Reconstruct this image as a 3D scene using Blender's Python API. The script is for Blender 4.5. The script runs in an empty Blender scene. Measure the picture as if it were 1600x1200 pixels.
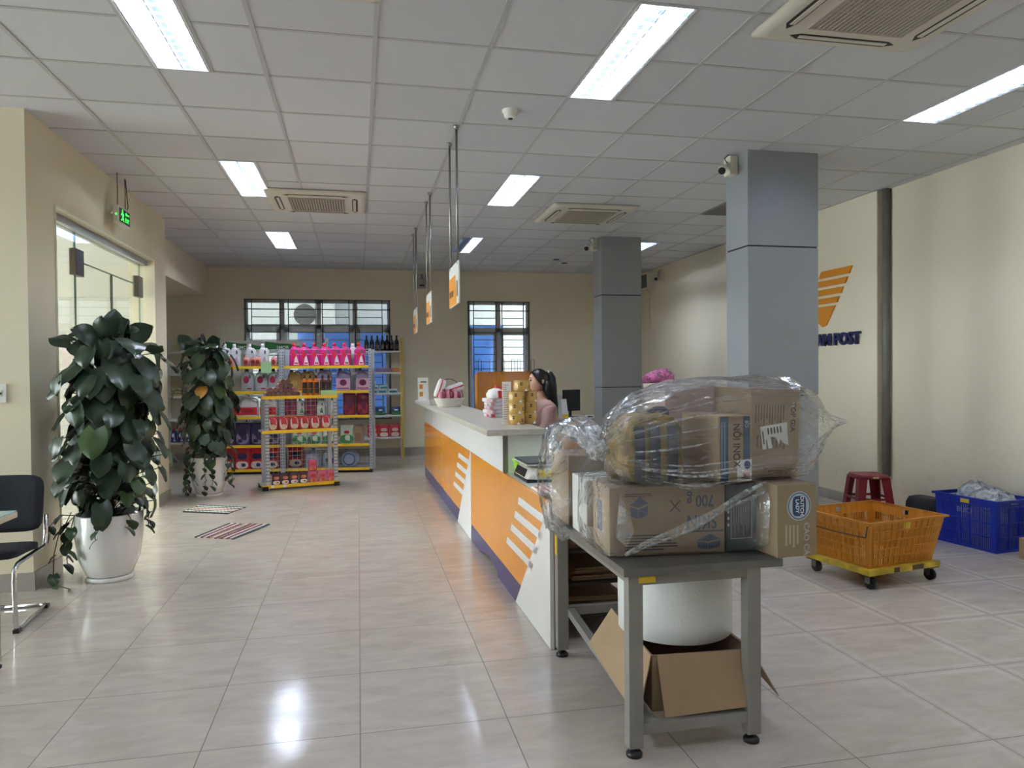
import bpy, bmesh, math, random
from mathutils import Vector, Matrix, Quaternion
random.seed(7)
PI = math.pi
SC = bpy.context.scene
COL = SC.collection
CEIL = 3.1138            # height of the suspended ceiling
# ---------------------------------------------------------------- camera
cam_d = bpy.data.cameras.new('camera'); cam = bpy.data.objects.new('camera', cam_d); COL.objects.link(cam)
cam_d.sensor_width = 36; cam_d.lens = 1138.2569 / 1600 * 36; cam_d.clip_start = 0.05; cam_d.clip_end = 200
def cam_axes(yaw=.2076, pitch=-.017, roll=-.0094):
    cy, sy, c, s, cr, sr = math.cos(yaw), math.sin(yaw), math.cos(pitch), math.sin(pitch), math.cos(roll), math.sin(roll)
    fw = Vector((sy*c, cy*c, s)); rt = Vector((cy, -sy, 0)); up = rt.cross(fw)
    return rt*cr + up*sr, up*cr - rt*sr, fw
_r, _u, _f = cam_axes()
cam.matrix_world = Matrix(((_r.x, _u.x, -_f.x, 0), (_r.y, _u.y, -_f.y, 0), (_r.z, _u.z, -_f.z, 1.3933), (0, 0, 0, 1)))
SC.camera = cam
# ---------------------------------------------------------------- world: flat overcast sky
w = bpy.data.worlds.new('overcast_sky'); SC.world = w; w.use_nodes = True
wn = w.node_tree; wn.nodes.clear()
bg = wn.nodes.new('ShaderNodeBackground'); wo = wn.nodes.new('ShaderNodeOutputWorld')
tc = wn.nodes.new('ShaderNodeTexCoord'); sx = wn.nodes.new('ShaderNodeSeparateXYZ'); cr_ = wn.nodes.new('ShaderNodeValToRGB')
cr_.color_ramp.elements[0].position = 0.45; cr_.color_ramp.elements[0].color = (.55, .57, .6, 1)
cr_.color_ramp.elements[1].position = 0.75; cr_.color_ramp.elements[1].color = (.93, .97, 1, 1)
mr = wn.nodes.new('ShaderNodeMapRange'); mr.inputs[1].default_value = -1; mr.inputs[2].default_value = 1
wn.links.new(tc.outputs['Generated'], sx.inputs[0]); wn.links.new(sx.outputs[2], mr.inputs[0]); wn.links.new(mr.outputs[0], cr_.inputs[0])
wn.links.new(cr_.outputs[0], bg.inputs[0]); bg.inputs[1].default_value = 8.5; wn.links.new(bg.outputs[0], wo.inputs[0])
# ---------------------------------------------------------------- exposure
SC.view_settings.view_transform = 'Standard'; SC.view_settings.look = 'None'
SC.view_settings.exposure = 1.7; SC.view_settings.gamma = 1
SC.view_settings.use_curve_mapping = False
SC.cycles.max_bounces = 10; SC.cycles.diffuse_bounces = 5; SC.cycles.glossy_bounces = 4
SC.cycles.transparent_max_bounces = 24; SC.cycles.transmission_bounces = 6
SC.cycles.sample_clamp_indirect = 6; SC.cycles.caustics_reflective = False; SC.cycles.caustics_refractive = False
TUBE = 22.0              # strength of the fluorescent tubes
# ---------------------------------------------------------------- helpers: materials
def lin(c):
    return tuple(((v/255)/12.92 if v/255 <= .04045 else ((v/255+.055)/1.055)**2.4) for v in c)
MATS = {}
def mat(name, rgb, rough=.5, metal=0, vary=.06, scale=8, bump=0, spec=.5, trans=0, coat=0, sheen=0):
    if name in MATS: return MATS[name]
    m = bpy.data.materials.new(name); m.use_nodes = True; n = m.node_tree; b = n.nodes['Principled BSDF']
    c = lin(rgb)
    b.inputs['Roughness'].default_value = rough; b.inputs['Metallic'].default_value = metal
    b.inputs['Specular IOR Level'].default_value = spec
    if trans: b.inputs['Transmission Weight'].default_value = trans
    if coat: b.inputs['Coat Weight'].default_value = coat; b.inputs['Coat Roughness'].default_value = .08
    t = n.nodes.new('ShaderNodeTexCoord'); nz = n.nodes.new('ShaderNodeTexNoise'); nz.inputs['Scale'].default_value = scale
    nz.inputs['Detail'].default_value = 4
    r = n.nodes.new('ShaderNodeValToRGB')
    r.color_ramp.elements[0].position = .3; r.color_ramp.elements[1].position = .7
    r.color_ramp.elements[0].color = tuple(v*(1-vary) for v in c)+(1,); r.color_ramp.elements[1].color = tuple(min(1, v*(1+vary)) for v in c)+(1,)
    n.links.new(t.outputs['Object'], nz.inputs['Vector']); n.links.new(nz.outputs['Fac'], r.inputs[0]); n.links.new(r.outputs[0], b.inputs['Base Color'])
    if bump:
        bp = n.nodes.new('ShaderNodeBump'); bp.inputs['Strength'].default_value = bump; bp.inputs['Distance'].default_value = .01
        n.links.new(nz.outputs['Fac'], bp.inputs['Height']); n.links.new(bp.outputs[0], b.inputs['Normal'])
    MATS[name] = m; return m
def emit(name, rgb, strength):
    if name in MATS: return MATS[name]
    m = bpy.data.materials.new(name); m.use_nodes = True; n = m.node_tree; n.nodes.clear()
    e = n.nodes.new('ShaderNodeEmission'); o = n.nodes.new('ShaderNodeOutputMaterial')
    e.inputs[0].default_value = lin(rgb)+(1,); e.inputs[1].default_value = strength; n.links.new(e.outputs[0], o.inputs[0])
    MATS[name] = m; return m
def film(name, rgb=(235, 238, 240), body=.1, rough=.12, bump=.6, scale=9, refl=1.0, stretch=(1, 1, 1)):
    """thin clear plastic: mostly see-through, a little milky, glossy with wrinkles"""
    if name in MATS: return MATS[name]
    m = bpy.data.materials.new(name); m.use_nodes = True; n = m.node_tree; n.nodes.clear(); L = n.links.new
    o = n.nodes.new('ShaderNodeOutputMaterial'); tr = n.nodes.new('ShaderNodeBsdfTransparent'); gl = n.nodes.new('ShaderNodeBsdfGlossy')
    df = n.nodes.new('ShaderNodeBsdfDiffuse'); m1 = n.nodes.new('ShaderNodeMixShader'); m2 = n.nodes.new('ShaderNodeMixShader')
    fr = n.nodes.new('ShaderNodeFresnel'); fr.inputs[0].default_value = 1.45
    gm = n.nodes.new('ShaderNodeNewGeometry'); io = n.nodes.new('ShaderNodeMapRange'); io.inputs[3].default_value = 1.45; io.inputs[4].default_value = 1/1.45
    L(gm.outputs['Backfacing'], io.inputs[0]); L(io.outputs[0], fr.inputs[0])   # same reflectance from either side of the sheet
    tr.inputs[0].default_value = (.97, .97, .97, 1); df.inputs[0].default_value = lin(rgb)+(1,); gl.inputs['Roughness'].default_value = rough
    t = n.nodes.new('ShaderNodeTexCoord'); mp = n.nodes.new('ShaderNodeMapping'); mp.inputs['Scale'].default_value = stretch
    nz = n.nodes.new('ShaderNodeTexNoise'); nz.inputs['Scale'].default_value = scale; nz.inputs['Detail'].default_value = 3; nz.inputs['Distortion'].default_value = 1.2
    bp = n.nodes.new('ShaderNodeBump'); bp.inputs['Strength'].default_value = bump; bp.inputs['Distance'].default_value = .03
    L(t.outputs['Object'], mp.inputs[0]); L(mp.outputs[0], nz.inputs['Vector']); L(nz.outputs['Fac'], bp.inputs['Height'])
    for s in (gl, fr): L(bp.outputs[0], s.inputs['Normal'])
    rr = n.nodes.new('ShaderNodeMapRange'); rr.inputs[1].default_value = .35; rr.inputs[2].default_value = .75; rr.inputs[3].default_value = body*.4; rr.inputs[4].default_value = body*1.8
    L(nz.outputs['Fac'], rr.inputs[0])
    mu = n.nodes.new('ShaderNodeMath'); mu.operation = 'MULTIPLY'; mu.inputs[1].default_value = refl; L(fr.outputs[0], mu.inputs[0])
    L(rr.outputs[0], m1.inputs[0]); L(tr.outputs[0], m1.inputs[1]); L(df.outputs[0], m1.inputs[2])
    L(mu.outputs[0], m2.inputs[0]); L(m1.outputs[0], m2.inputs[1]); L(gl.outputs[0], m2.inputs[2]); L(m2.outputs[0], o.inputs[0])
    MATS[name] = m; return m
def glass_mat(name='clear_glass', tint=(.93, .97, .95)):
    if name in MATS: return MATS[name]
    m = bpy.data.materials.new(name); m.use_nodes = True; n = m.node_tree; n.nodes.clear(); L = n.links.new
    o = n.nodes.new('ShaderNodeOutputMaterial'); tr = n.nodes.new('ShaderNodeBsdfTransparent'); gl = n.nodes.new('ShaderNodeBsdfGlossy')
    mx = n.nodes.new('ShaderNodeMixShader'); fr = n.nodes.new('ShaderNodeFresnel'); fr.inputs[0].default_value = 1.5
    gm = n.nodes.new('ShaderNodeNewGeometry'); io = n.nodes.new('ShaderNodeMapRange'); io.inputs[3].default_value = 1.5; io.inputs[4].default_value = 1/1.5
    L(gm.outputs['Backfacing'], io.inputs[0]); L(io.outputs[0], fr.inputs[0])   # same reflectance from either side of the sheet
    tr.inputs[0].default_value = tint+(1,); gl.inputs['Roughness'].default_value = .01
    L(fr.outputs[0], mx.inputs[0]); L(tr.outputs[0], mx.inputs[1]); L(gl.outputs[0], mx.inputs[2]); L(mx.outputs[0], o.inputs[0])
    MATS[name] = m; return m
# ---------------------------------------------------------------- helpers: geometry
def face(bm, vs, mi=0, smooth=False):
    try:
        f = bm.faces.new(vs); f.material_index = mi; f.smooth = smooth; return f
    except ValueError: return None
def box(bm, x0, x1, y0, y1, z0, z1, mi=0, bev=0, M=None):
    if x0 > x1: x0, x1 = x1, x0
    if y0 > y1: y0, y1 = y1, y0
    if z0 > z1: z0, z1 = z1, z0
    co = [(x, y, z) for z in (z0, z1) for y in (y0, y1) for x in (x0, x1)]
    v = [bm.verts.new(M @ Vector(c) if M else c) for c in co]
    fs = [face(bm, [v[i] for i in q], mi) for q in ((0,2,3,1), (4,5,7,6), (0,1,5,4), (2,6,7,3), (0,4,6,2), (1,3,7,5))]
    if bev:
        es = list({e for f in fs for e in f.edges})
        r = bmesh.ops.bevel(bm, geom=es, offset=bev, segments=2, profile=.6, affect='EDGES')
        for f in r['faces']: f.material_index = mi
    return v
def frame_axes(d):
    d = d.normalized(); a = Vector((0, 0, 1)) if abs(d.z) < .9 else Vector((1, 0, 0))
    u = d.cross(a).normalized(); return u, d.cross(u)
def cyl(bm, p0, p1, r0, r1=None, seg=12, mi=0, caps=True, smooth=True):
    p0, p1 = Vector(p0), Vector(p1); r1 = r0 if r1 is None else r1
    u, v = frame_axes(p1-p0); A = []; B = []
    for i in range(seg):
        a = 2*PI*i/seg; d = u*math.cos(a)+v*math.sin(a); A.append(bm.verts.new(p0+d*r0)); B.append(bm.verts.new(p1+d*r1))
    for i in range(seg): face(bm, [A[i], B[i], B[(i+1)%seg], A[(i+1)%seg]], mi, smooth)
    if caps: face(bm, A, mi); face(bm, B[::-1], mi)
def tube(bm, pts, r, seg=8, mi=0, rad=None):
    pts = [Vector(p) for p in pts]; rings = []; n = len(pts); pu = None
    for k, p in enumerate(pts):
        d = (pts[min(k+1, n-1)]-pts[max(k-1, 0)]).normalized()
        if pu is None: u, v = frame_axes(d)
        else:
            u = pu-d*pu.dot(d); u = u.normalized() if u.length > 1e-6 else frame_axes(d)[0]; v = d.cross(u)
        pu = u; rr = rad[k] if rad else r
        rings.append([bm.verts.new(p+(u*math.cos(2*PI*i/seg)+v*math.sin(2*PI*i/seg))*rr) for i in range(seg)])
    for k in range(n-1):
        for i in range(seg): face(bm, [rings[k][i], rings[k][(i+1)%seg], rings[k+1][(i+1)%seg], rings[k+1][i]], mi, True)
    face(bm, rings[0][::-1], mi); face(bm, rings[-1], mi)
def lathe(bm, prof, seg=20, c=(0, 0, 0), mi=0, sx=1, sy=1, cap0=True, cap1=True, smooth=True):
    """prof: list of (r, z) or (r, z, material index)"""
    rings = []
    for p in prof:
        rings.append([bm.verts.new((c[0]+sx*p[0]*math.cos(2*PI*i/seg), c[1]+sy*p[0]*math.sin(2*PI*i/seg), c[2]+p[1])) for i in range(seg)])
    for k in range(len(prof)-1):
        m_ = prof[k][2] if len(prof[k]) > 2 else mi
        for i in range(seg): face(bm, [rings[k][i], rings[k][(i+1)%seg], rings[k+1][(i+1)%seg], rings[k+1][i]], m_, smooth)
    if cap0: face(bm, rings[0][::-1], prof[0][2] if len(prof[0]) > 2 else mi)
    if cap1: face(bm, rings[-1], prof[-1][2] if len(prof[-1]) > 2 else mi)
def loft(bm, secs, seg=20, mi=0, smooth=True, cap0=True, cap1=True, wob=None):
    """secs: (cx, cy, z, rx, ry, power[, material])  superellipse sections stacked up z"""
    rings = []
    for k, s in enumerate(secs):
        cx, cy, z, rx, ry, pw = s[:6]; ring = []
        for i in range(seg):
            a = 2*PI*i/seg; ca, sa = math.cos(a), math.sin(a)
            x = math.copysign(abs(ca)**(2/pw), ca)*rx; y = math.copysign(abs(sa)**(2/pw), sa)*ry
            p = Vector((cx+x, cy+y, z))
            if wob: p += wob(k, i, a, p)
            ring.append(bm.verts.new(p))
        rings.append(ring)
    for k in range(len(secs)-1):
        m_ = secs[k][6] if len(secs[k]) > 6 else mi
        for i in range(seg): face(bm, [rings[k][i], rings[k][(i+1)%seg], rings[k+1][(i+1)%seg], rings[k+1][i]], m_, smooth)
    if cap0: face(bm, rings[0][::-1], secs[0][6] if len(secs[0]) > 6 else mi)
    if cap1: face(bm, rings[-1], secs[-1][6] if len(secs[-1]) > 6 else mi)
    return rings
def prism(bm, poly, o, ax, ay, th, mi=0):
    """flat polygon (2-D points) in the plane o + ax*x + ay*y, given a thickness along ax x ay"""
    o, ax, ay = Vector(o), Vector(ax), Vector(ay); n = ax.cross(ay).normalized()*th
    A = [bm.verts.new(o+ax*p[0]+ay*p[1]) for p in poly]; B = [bm.verts.new(v.co+n) for v in A]; k = len(poly)
    face(bm, A[::-1], mi); face(bm, B, mi)
    for i in range(k): face(bm, [A[i], A[(i+1)%k], B[(i+1)%k], B[i]], mi)
def quad_bar(bm, a, b, w, t, up=(0, 0, 1), mi=0):
    """bar from a to b, width w across, thickness t along up"""
    a, b, up = Vector(a), Vector(b), Vector(up); d = (b-a).normalized(); s = d.cross(up).normalized()*w/2; t2 = s.cross(d).normalized()*t/2
    v = [bm.verts.new(p+i*s+j*t2) for p in (a, b) for i, j in ((-1,-1), (1,-1), (1,1), (-1,1))]
    for q in ((0,1,2,3), (7,6,5,4), (0,4,5,1), (1,5,6,2), (2,6,7,3), (3,7,4,0)): face(bm, [v[i] for i in q], mi)
def BM(): return bmesh.new()
# ---------------------------------------------------------------- helpers: objects
def obj(name, bm, mats, parent=None, loc=None, rotz=0, M=None, fix=True):
    if fix: bmesh.ops.recalc_face_normals(bm, faces=bm.faces[:])
    me = bpy.data.meshes.new(name); bm.to_mesh(me); bm.free()
    for m in (mats if isinstance(mats, (list, tuple)) else [mats]): me.materials.append(m)
    o = bpy.data.objects.new(name, me); COL.objects.link(o)
    if parent: o.parent = parent
    if loc: o.location = loc
    if rotz: o.rotation_euler = (0, 0, rotz)
    if M is not None: o.matrix_local = M
    return o
def tag(o, label, cat, group=None, kind=None):
    o['label'] = label; o['category'] = cat
    if group: o['group'] = group
    if kind: o['kind'] = kind
    return o
def thing(name, label, cat, loc=(0, 0, 0), rotz=0, group=None):
    o = bpy.data.objects.new(name, None); COL.objects.link(o); o.empty_display_size = .05
    o.location = loc; o.rotation_euler = (0, 0, rotz); return tag(o, label, cat, group)
def struct(name, bm, m, **k):
    o = obj(name, bm, m, **k)
    if not o.parent: o['kind'] = 'structure'
    return o
def dup(root, loc, rotz=0, label=None, group=None):
    r = root.copy(); COL.objects.link(r); r.location = loc; r.rotation_euler = (0, 0, rotz)
    if label: r['label'] = label
    if group: r['group'] = group
    for ch in list(root.children):
        c = ch.copy(); COL.objects.link(c); c.parent = r
        for g in list(ch.children):
            d = g.copy(); COL.objects.link(d); d.parent = c
    return r
class Kit:
    """one thing of each kind is built; later ones are copies"""
    def __init__(s): s.k = {}
    def __call__(s, key, builder, loc, rotz, label, group=None):
        if key not in s.k:
            r = builder(); r.location = loc; r.rotation_euler = (0, 0, rotz); r['label'] = label
            if group: r['group'] = group
            s.k[key] = r; return r
        return dup(s.k[key], loc, rotz, label, group)
KIT = Kit()
def text_bm(s, size, o, ax, ay, depth=.0004, bold=0, align='CENTER', squash=1):
    """lettering as flat mesh: centre o, reading direction ax, upward direction ay"""
    c = bpy.data.curves.new('lettering', 'FONT'); c.body = s; c.size = size; c.align_x = align; c.align_y = 'CENTER'; c.extrude = depth; c.offset = bold
    c.resolution_u = 3
    t = bpy.data.objects.new('lettering', c); COL.objects.link(t)
    dg = bpy.context.evaluated_depsgraph_get(); me = bpy.data.meshes.new_from_object(t.evaluated_get(dg))
    bpy.data.objects.remove(t); bpy.data.curves.remove(c)
    ax, ay = Vector(ax).normalized(), Vector(ay).normalized(); n = ax.cross(ay); o = Vector(o)
    bm = BM(); bm.from_mesh(me); bpy.data.meshes.remove(me)
    for v in bm.verts: v.co = o+ax*v.co.x*squash+ay*v.co.y+n*(v.co.z+depth)
    return bm
def lettering(name, s, size, o, ax, ay, m, parent, depth=.0004, bold=0, squash=1):
    return obj(name, text_bm(s, size, o, ax, ay, depth, bold, squash=squash), m, parent, fix=False)
# ================================================================ SETTING
WALL = mat('cream_wall_paint', (226, 217, 193), .6, vary=.03, scale=1.3, spec=.3)
WHITE = mat('white_paint', (228, 228, 224), .55, vary=.02)
CREAM = mat('cream_plastic', (214, 208, 192), .45, vary=.02)
GREYTILE = mat('grey_skirting_tile', (165, 160, 152), .25, vary=.08, scale=5)
DARKGREY = mat('dark_grey_paint', (78, 78, 78), .5, vary=.1)
BLACK = mat('black_plastic', (22, 22, 24), .4, vary=.1)
CHROME = mat('chrome', (205, 205, 208), .12, 1, vary=.02)
STEEL = mat('brushed_steel', (150, 148, 144), .35, 1, vary=.06)
GLASS = glass_mat()
def dirty_wall():
    m = bpy.data.materials.new('cream_wall_scuffed'); m.use_nodes = True; n = m.node_tree; L = n.links.new; b = n.nodes['Principled BSDF']
    b.inputs['Roughness'].default_value = .6; b.inputs['Specular IOR Level'].default_value = .3
    t = n.nodes.new('ShaderNodeTexCoord'); nz = n.nodes.new('ShaderNodeTexNoise'); nz.inputs['Scale'].default_value = 7; nz.inputs['Detail'].default_value = 8; nz.inputs['Distortion'].default_value = 1.5
    sp = n.nodes.new('ShaderNodeSeparateXYZ'); mr = n.nodes.new('ShaderNodeMapRange'); mr.inputs[1].default_value = 1.3; mr.inputs[2].default_value = .25; mr.inputs[3].default_value = 0; mr.inputs[4].default_value = 1
    r = n.nodes.new('ShaderNodeValToRGB'); r.color_ramp.elements[0].position = .52; r.color_ramp.elements[0].color = (0, 0, 0, 1); r.color_ramp.elements[1].position = .72; r.color_ramp.elements[1].color = (.16, .16, .16, 1)
    mu = n.nodes.new('ShaderNodeMath'); mu.operation = 'MULTIPLY'; mx = n.nodes.new('ShaderNodeMixRGB')
    mx.inputs[1].default_value = lin((229, 220, 199))+(1,); mx.inputs[2].default_value = lin((165, 158, 140))+(1,)
    L(t.outputs['Object'], nz.inputs['Vector']); L(t.outputs['Object'], sp.inputs[0]); L(sp.outputs[2], mr.inputs[0]); L(nz.outputs['Fac'], r.inputs[0])
    L(r.outputs[0], mu.inputs[0]); L(mr.outputs[0], mu.inputs[1]); L(mu.outputs[0], mx.inputs[0]); L(mx.outputs[0], b.inputs['Base Color']); return m
WALLD = dirty_wall()
def floor_mat():
    m = bpy.data.materials.new('polished_porcelain_tile'); m.use_nodes = True; n = m.node_tree; L = n.links.new; b = n.nodes['Principled BSDF']
    t = n.nodes.new('ShaderNodeTexCoord'); mp = n.nodes.new('ShaderNodeMapping')
    S = .579; mp.inputs['Location'].default_value = (1.7477/S+30, -4.0124/S+30, 0); mp.inputs['Scale'].default_value = (1/S, 1/S, 1)
    L(t.outputs['Object'], mp.inputs[0]); sp = n.nodes.new('ShaderNodeSeparateXYZ'); L(mp.outputs[0], sp.inputs[0])
    def math_(op, a, bb=None):
        k = n.nodes.new('ShaderNodeMath'); k.operation = op
        for i, v in enumerate((a, bb)):
            if v is None: continue
            if isinstance(v, (int, float)): k.inputs[i].default_value = v
            else: L(v, k.inputs[i])
        return k.outputs[0]
    def near(o):  # distance to the nearest joint, in tiles
        f = math_('FRACT', o); return math_('MINIMUM', f, math_('SUBTRACT', 1, f))
    d = math_('MINIMUM', near(sp.outputs[0]), near(sp.outputs[1]))
    joint = math_('LESS_THAN', d, .0035)
    fl = n.nodes.new('ShaderNodeCombineXYZ'); L(math_('FLOOR', sp.outputs[0]), fl.inputs[0]); L(math_('FLOOR', sp.outputs[1]), fl.inputs[1])
    wn_ = n.nodes.new('ShaderNodeTexWhiteNoise'); L(fl.outputs[0], wn_.inputs['Vector'])
    off = n.nodes.new('ShaderNodeVectorMath'); off.operation = 'MULTIPLY_ADD'; L(wn_.outputs['Color'], off.inputs[0]); off.inputs[1].default_value = (9, 9, 9); L(mp.outputs[0], off.inputs[2])
    st = n.nodes.new('ShaderNodeMapping'); st.inputs['Scale'].default_value = (1.6, 4, 1); L(off.outputs[0], st.inputs[0])
    nz = n.nodes.new('ShaderNodeTexNoise'); nz.inputs['Scale'].default_value = 1.6; nz.inputs['Detail'].default_value = 7; nz.inputs['Roughness'].default_value = .62; nz.inputs['Distortion'].default_value = .5; L(st.outputs[0], nz.inputs['Vector'])
    r = n.nodes.new('ShaderNodeValToRGB'); r.color_ramp.elements[0].position = .3; r.color_ramp.elements[1].position = .72
    r.color_ramp.elements[0].color = lin((186, 175, 165))+(1,); r.color_ramp.elements[1].color = lin((207, 197, 187))+(1,); L(nz.outputs['Fac'], r.inputs[0])
    # dust wiped along the joints on the busy right-hand side
    n2 = n.nodes.new('ShaderNodeTexNoise'); n2.inputs['Scale'].default_value = 2.2; n2.inputs['Detail'].default_value = 6; L(t.outputs['Object'], n2.inputs['Vector'])
    dd = math_('ADD', d, math_('MULTIPLY', math_('SUBTRACT', n2.outputs['Fac'], .5), .03))
    band = n.nodes.new('ShaderNodeValToRGB'); band.color_ramp.elements[0].position = .02; band.color_ramp.elements[0].color = (0, 0, 0, 1)
    e = band.color_ramp.elements.new(.05); e.color = (1, 1, 1, 1); band.color_ramp.elements[-1].position = .1; band.color_ramp.elements[-1].color = (0, 0, 0, 1); L(dd, band.inputs[0])
    tx = n.nodes.new('ShaderNodeSeparateXYZ'); L(t.outputs['Object'], tx.inputs[0]); side = n.nodes.new('ShaderNodeMapRange'); side.inputs[1].default_value = 1.5; side.inputs[2].default_value = 3.2; L(tx.outputs[0], side.inputs[0])
    dust = math_('MULTIPLY', math_('MULTIPLY', band.outputs[0], side.outputs[0]), .4)
    mx = n.nodes.new('ShaderNodeMixRGB'); L(dust, mx.inputs[0]); L(r.outputs[0], mx.inputs[1]); mx.inputs[2].default_value = lin((228, 226, 222))+(1,)
    mj = n.nodes.new('ShaderNodeMixRGB'); L(joint, mj.inputs[0]); L(mx.outputs[0], mj.inputs[1]); mj.inputs[2].default_value = lin((120, 112, 102))+(1,)
    L(mj.outputs[0], b.inputs['Base Color'])
    ro = n.nodes.new('ShaderNodeMapRange'); ro.inputs[1].default_value = .35; ro.inputs[2].default_value = .7; ro.inputs[3].default_value = .09; ro.inputs[4].default_value = .2; L(n2.outputs['Fac'], ro.inputs[0])
    rs = math_('ADD', ro.outputs[0], math_('MULTIPLY', side.outputs[0], .05)); rj = math_('MAXIMUM', rs, math_('MULTIPLY', joint, .7)); L(rj, b.inputs['Roughness'])
    bp = n.nodes.new('ShaderNodeBump'); bp.inputs['Strength'].default_value = .035; bp.inputs['Distance'].default_value = .02
    n3 = n.nodes.new('ShaderNodeTexNoise'); n3.inputs['Scale'].default_value = 9; L(t.outputs['Object'], n3.inputs['Vector']); L(n3.outputs['Fac'], bp.inputs['Height']); L(bp.outputs[0], b.inputs['Normal'])
    b.inputs['Specular IOR Level'].default_value = .55
    return m
bm = BM(); box(bm, -9, 5.3, -6, 12.4, -.12, 0); struct('floor', bm, floor_mat())

# ---- ceiling of 600 mm mineral tiles on a T-bar grid, 300 x 1200 light fittings let into it
GX, GY, T = .1063, 3.8272, .6
LIGHTS = [(-1.0937, y, s) for y, s in ((.2272, .7), (3.2272, 1), (6.2272, 1.3), (9.2272, 3.2))] + \
         [(1.3063, y, s) for y, s in ((.2272, .7), (3.2272, 1), (6.2272, 1.3), (9.2272, 1.3))] + \
         [(3.7063, y, s) for y, s in ((.2272, .7), (3.2272, 1), (9.2272, 1.4))]
def ceiling_tile_mat():
    m = bpy.data.materials.new('mineral_ceiling_tile'); m.use_nodes = True; n = m.node_tree; L = n.links.new; b = n.nodes['Principled BSDF']; b.inputs['Roughness'].default_value = .55; b.inputs['Specular IOR Level'].default_value = .4
    t = n.nodes.new('ShaderNodeTexCoord'); mp = n.nodes.new('ShaderNodeMapping'); mp.inputs['Location'].default_value = (-GX/T+30, -GY/T+30, 0); mp.inputs['Scale'].default_value = (1/T, 1/T, 1); L(t.outputs['Object'], mp.inputs[0])
    fl = n.nodes.new('ShaderNodeVectorMath'); fl.operation = 'FLOOR'; L(mp.outputs[0], fl.inputs[0]); wn_ = n.nodes.new('ShaderNodeTexWhiteNoise'); L(fl.outputs[0], wn_.inputs['Vector'])
    nz = n.nodes.new('ShaderNodeTexNoise'); nz.inputs['Scale'].default_value = 60; nz.inputs['Detail'].default_value = 3; L(t.outputs['Object'], nz.inputs['Vector'])
    ad = n.nodes.new('ShaderNodeMath'); ad.operation = 'MULTIPLY_ADD'; ad.inputs[1].default_value = .3; L(nz.outputs['Fac'], ad.inputs[0]); L(wn_.outputs['Value'], ad.inputs[2])
    r = n.nodes.new('ShaderNodeValToRGB'); r.color_ramp.elements[0].color = lin((198, 199, 205))+(1,); r.color_ramp.elements[1].color = lin((208, 209, 215))+(1,); L(ad.outputs[0], r.inputs[0]); L(r.outputs[0], b.inputs['Base Color'])
    return m
bm = BM()
def in_light(x, y):
    return any(abs(x-lx) < .01 and ly-.01 < y < ly+1.19 for lx, ly, _ in LIGHTS)
xs = [GX+T*i for i in range(-15, 9)]; ys = [GY+T*i for i in range(-17, 15)]
for x in xs:
    for y in ys:
        x0, x1, y0, y1 = x, min(x+T, 5.02), y, min(y+T, 12.4)
        if y1 <= y0 or x1 <= x0: continue
        if x < -2.3 and y > 5.25-.6+.01:
            if x+T <= -2.3: continue
            x0 = max(x0, -2.36)
        if in_light(x, y): x0 = x+.3
        face(bm, [bm.verts.new(p) for p in ((x0, y0, CEIL), (x0, y1, CEIL), (x1, y1, CEIL), (x1, y0, CEIL))])
struct('ceiling', bm, ceiling_tile_mat(), fix=False)
GRID = mat('ceiling_grid_bar', (184, 184, 187), .45, vary=.03)
bm = BM()
for x in xs:
    if x < -2.2: box(bm, x-.012, x+.012, -6, 5.25, CEIL-.004, CEIL+.01)
    else: box(bm, x-.012, x+.012, -6, 12.4, CEIL-.004, CEIL+.01)
for lx, ly, _ in LIGHTS: box(bm, lx+.292, lx+.312, ly, ly+1.2, CEIL-.004, CEIL+.01)
for y in ys:
    x0 = -9 if y < 5.2 else -2.35
    spans = [(x0, 5.02)]
    for lx, ly, _ in LIGHTS:
        if abs(y-ly-.6) < .02:
            spans = [q for a, b_ in spans for q in (((a, lx), (lx+.3, b_)) if a < lx < b_ else ((a, b_),))]
    for a, b_ in spans: box(bm, a, b_, y-.011, y+.011, CEIL-.0035, CEIL+.01)
struct('ceiling_grid', bm, GRID)
bm = BM(); box(bm, -9.2, 5.4, -6.2, 12.7, 3.45, 3.6); struct('light_block_slab', bm, WHITE)  # unseen slab added over the ceiling to block sky light

# ---- walls
bm = BM()
box(bm, -2.33, -2.08, 5.25, 5.69, 0, 3.45); box(bm, -2.33, -2.08, 8.25, 8.72, 0, 3.45); box(bm, -2.33, -2.08, 5.69, 8.25, 2.6, 3.45)
struct('wall_left', bm, WALL)
bm = BM(); box(bm, -9, -2.33, 5.25, 5.45, 0, 3.45); struct('wall_left_front', bm, WALL)
bm = BM(); box(bm, -6.5, -2.33, 8.6, 8.72, 0, 3.45); struct('wall_lobby_end', bm, mat('lobby_wall_paint', (196, 198, 196), .6, vary=.02, scale=1))
bm = BM(); box(bm, -3.0, -2.33, 5.45, 8.6, 3.0, 3.1); struct('ceiling_lobby', bm, WHITE)
bm = BM(); box(bm, -3.6, -2.35, 8.72, 12.4, 2.64, 3.45); struct('beam_left', bm, WALL)
bm = BM(); box(bm, -3.75, -3.55, 8.72, 12.4, 0, 3.45); struct('wall_alcove', bm, WALL)
W1 = (-1.8, .54, .62, 2.61); W2 = (1.84, 2.945, .62, 2.61)
bm = BM(); Y0, Y1 = 12.4, 12.6
for a, b_ in ((-3.75, W1[0]), (W1[1], W2[0]), (W2[1], 5.3)): box(bm, a, b_, Y0, Y1, 0, 3.45)
for q in (W1, W2): box(bm, q[0], q[1], Y0, Y1, 0, q[2]); box(bm, q[0], q[1], Y0, Y1, q[3], 3.45)
struct('wall_far', bm, WALL)
bm = BM(); box(bm, 5.02, 5.25, -6, 12.4, 0, 3.45); struct('wall_right', bm, WALLD)
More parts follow.
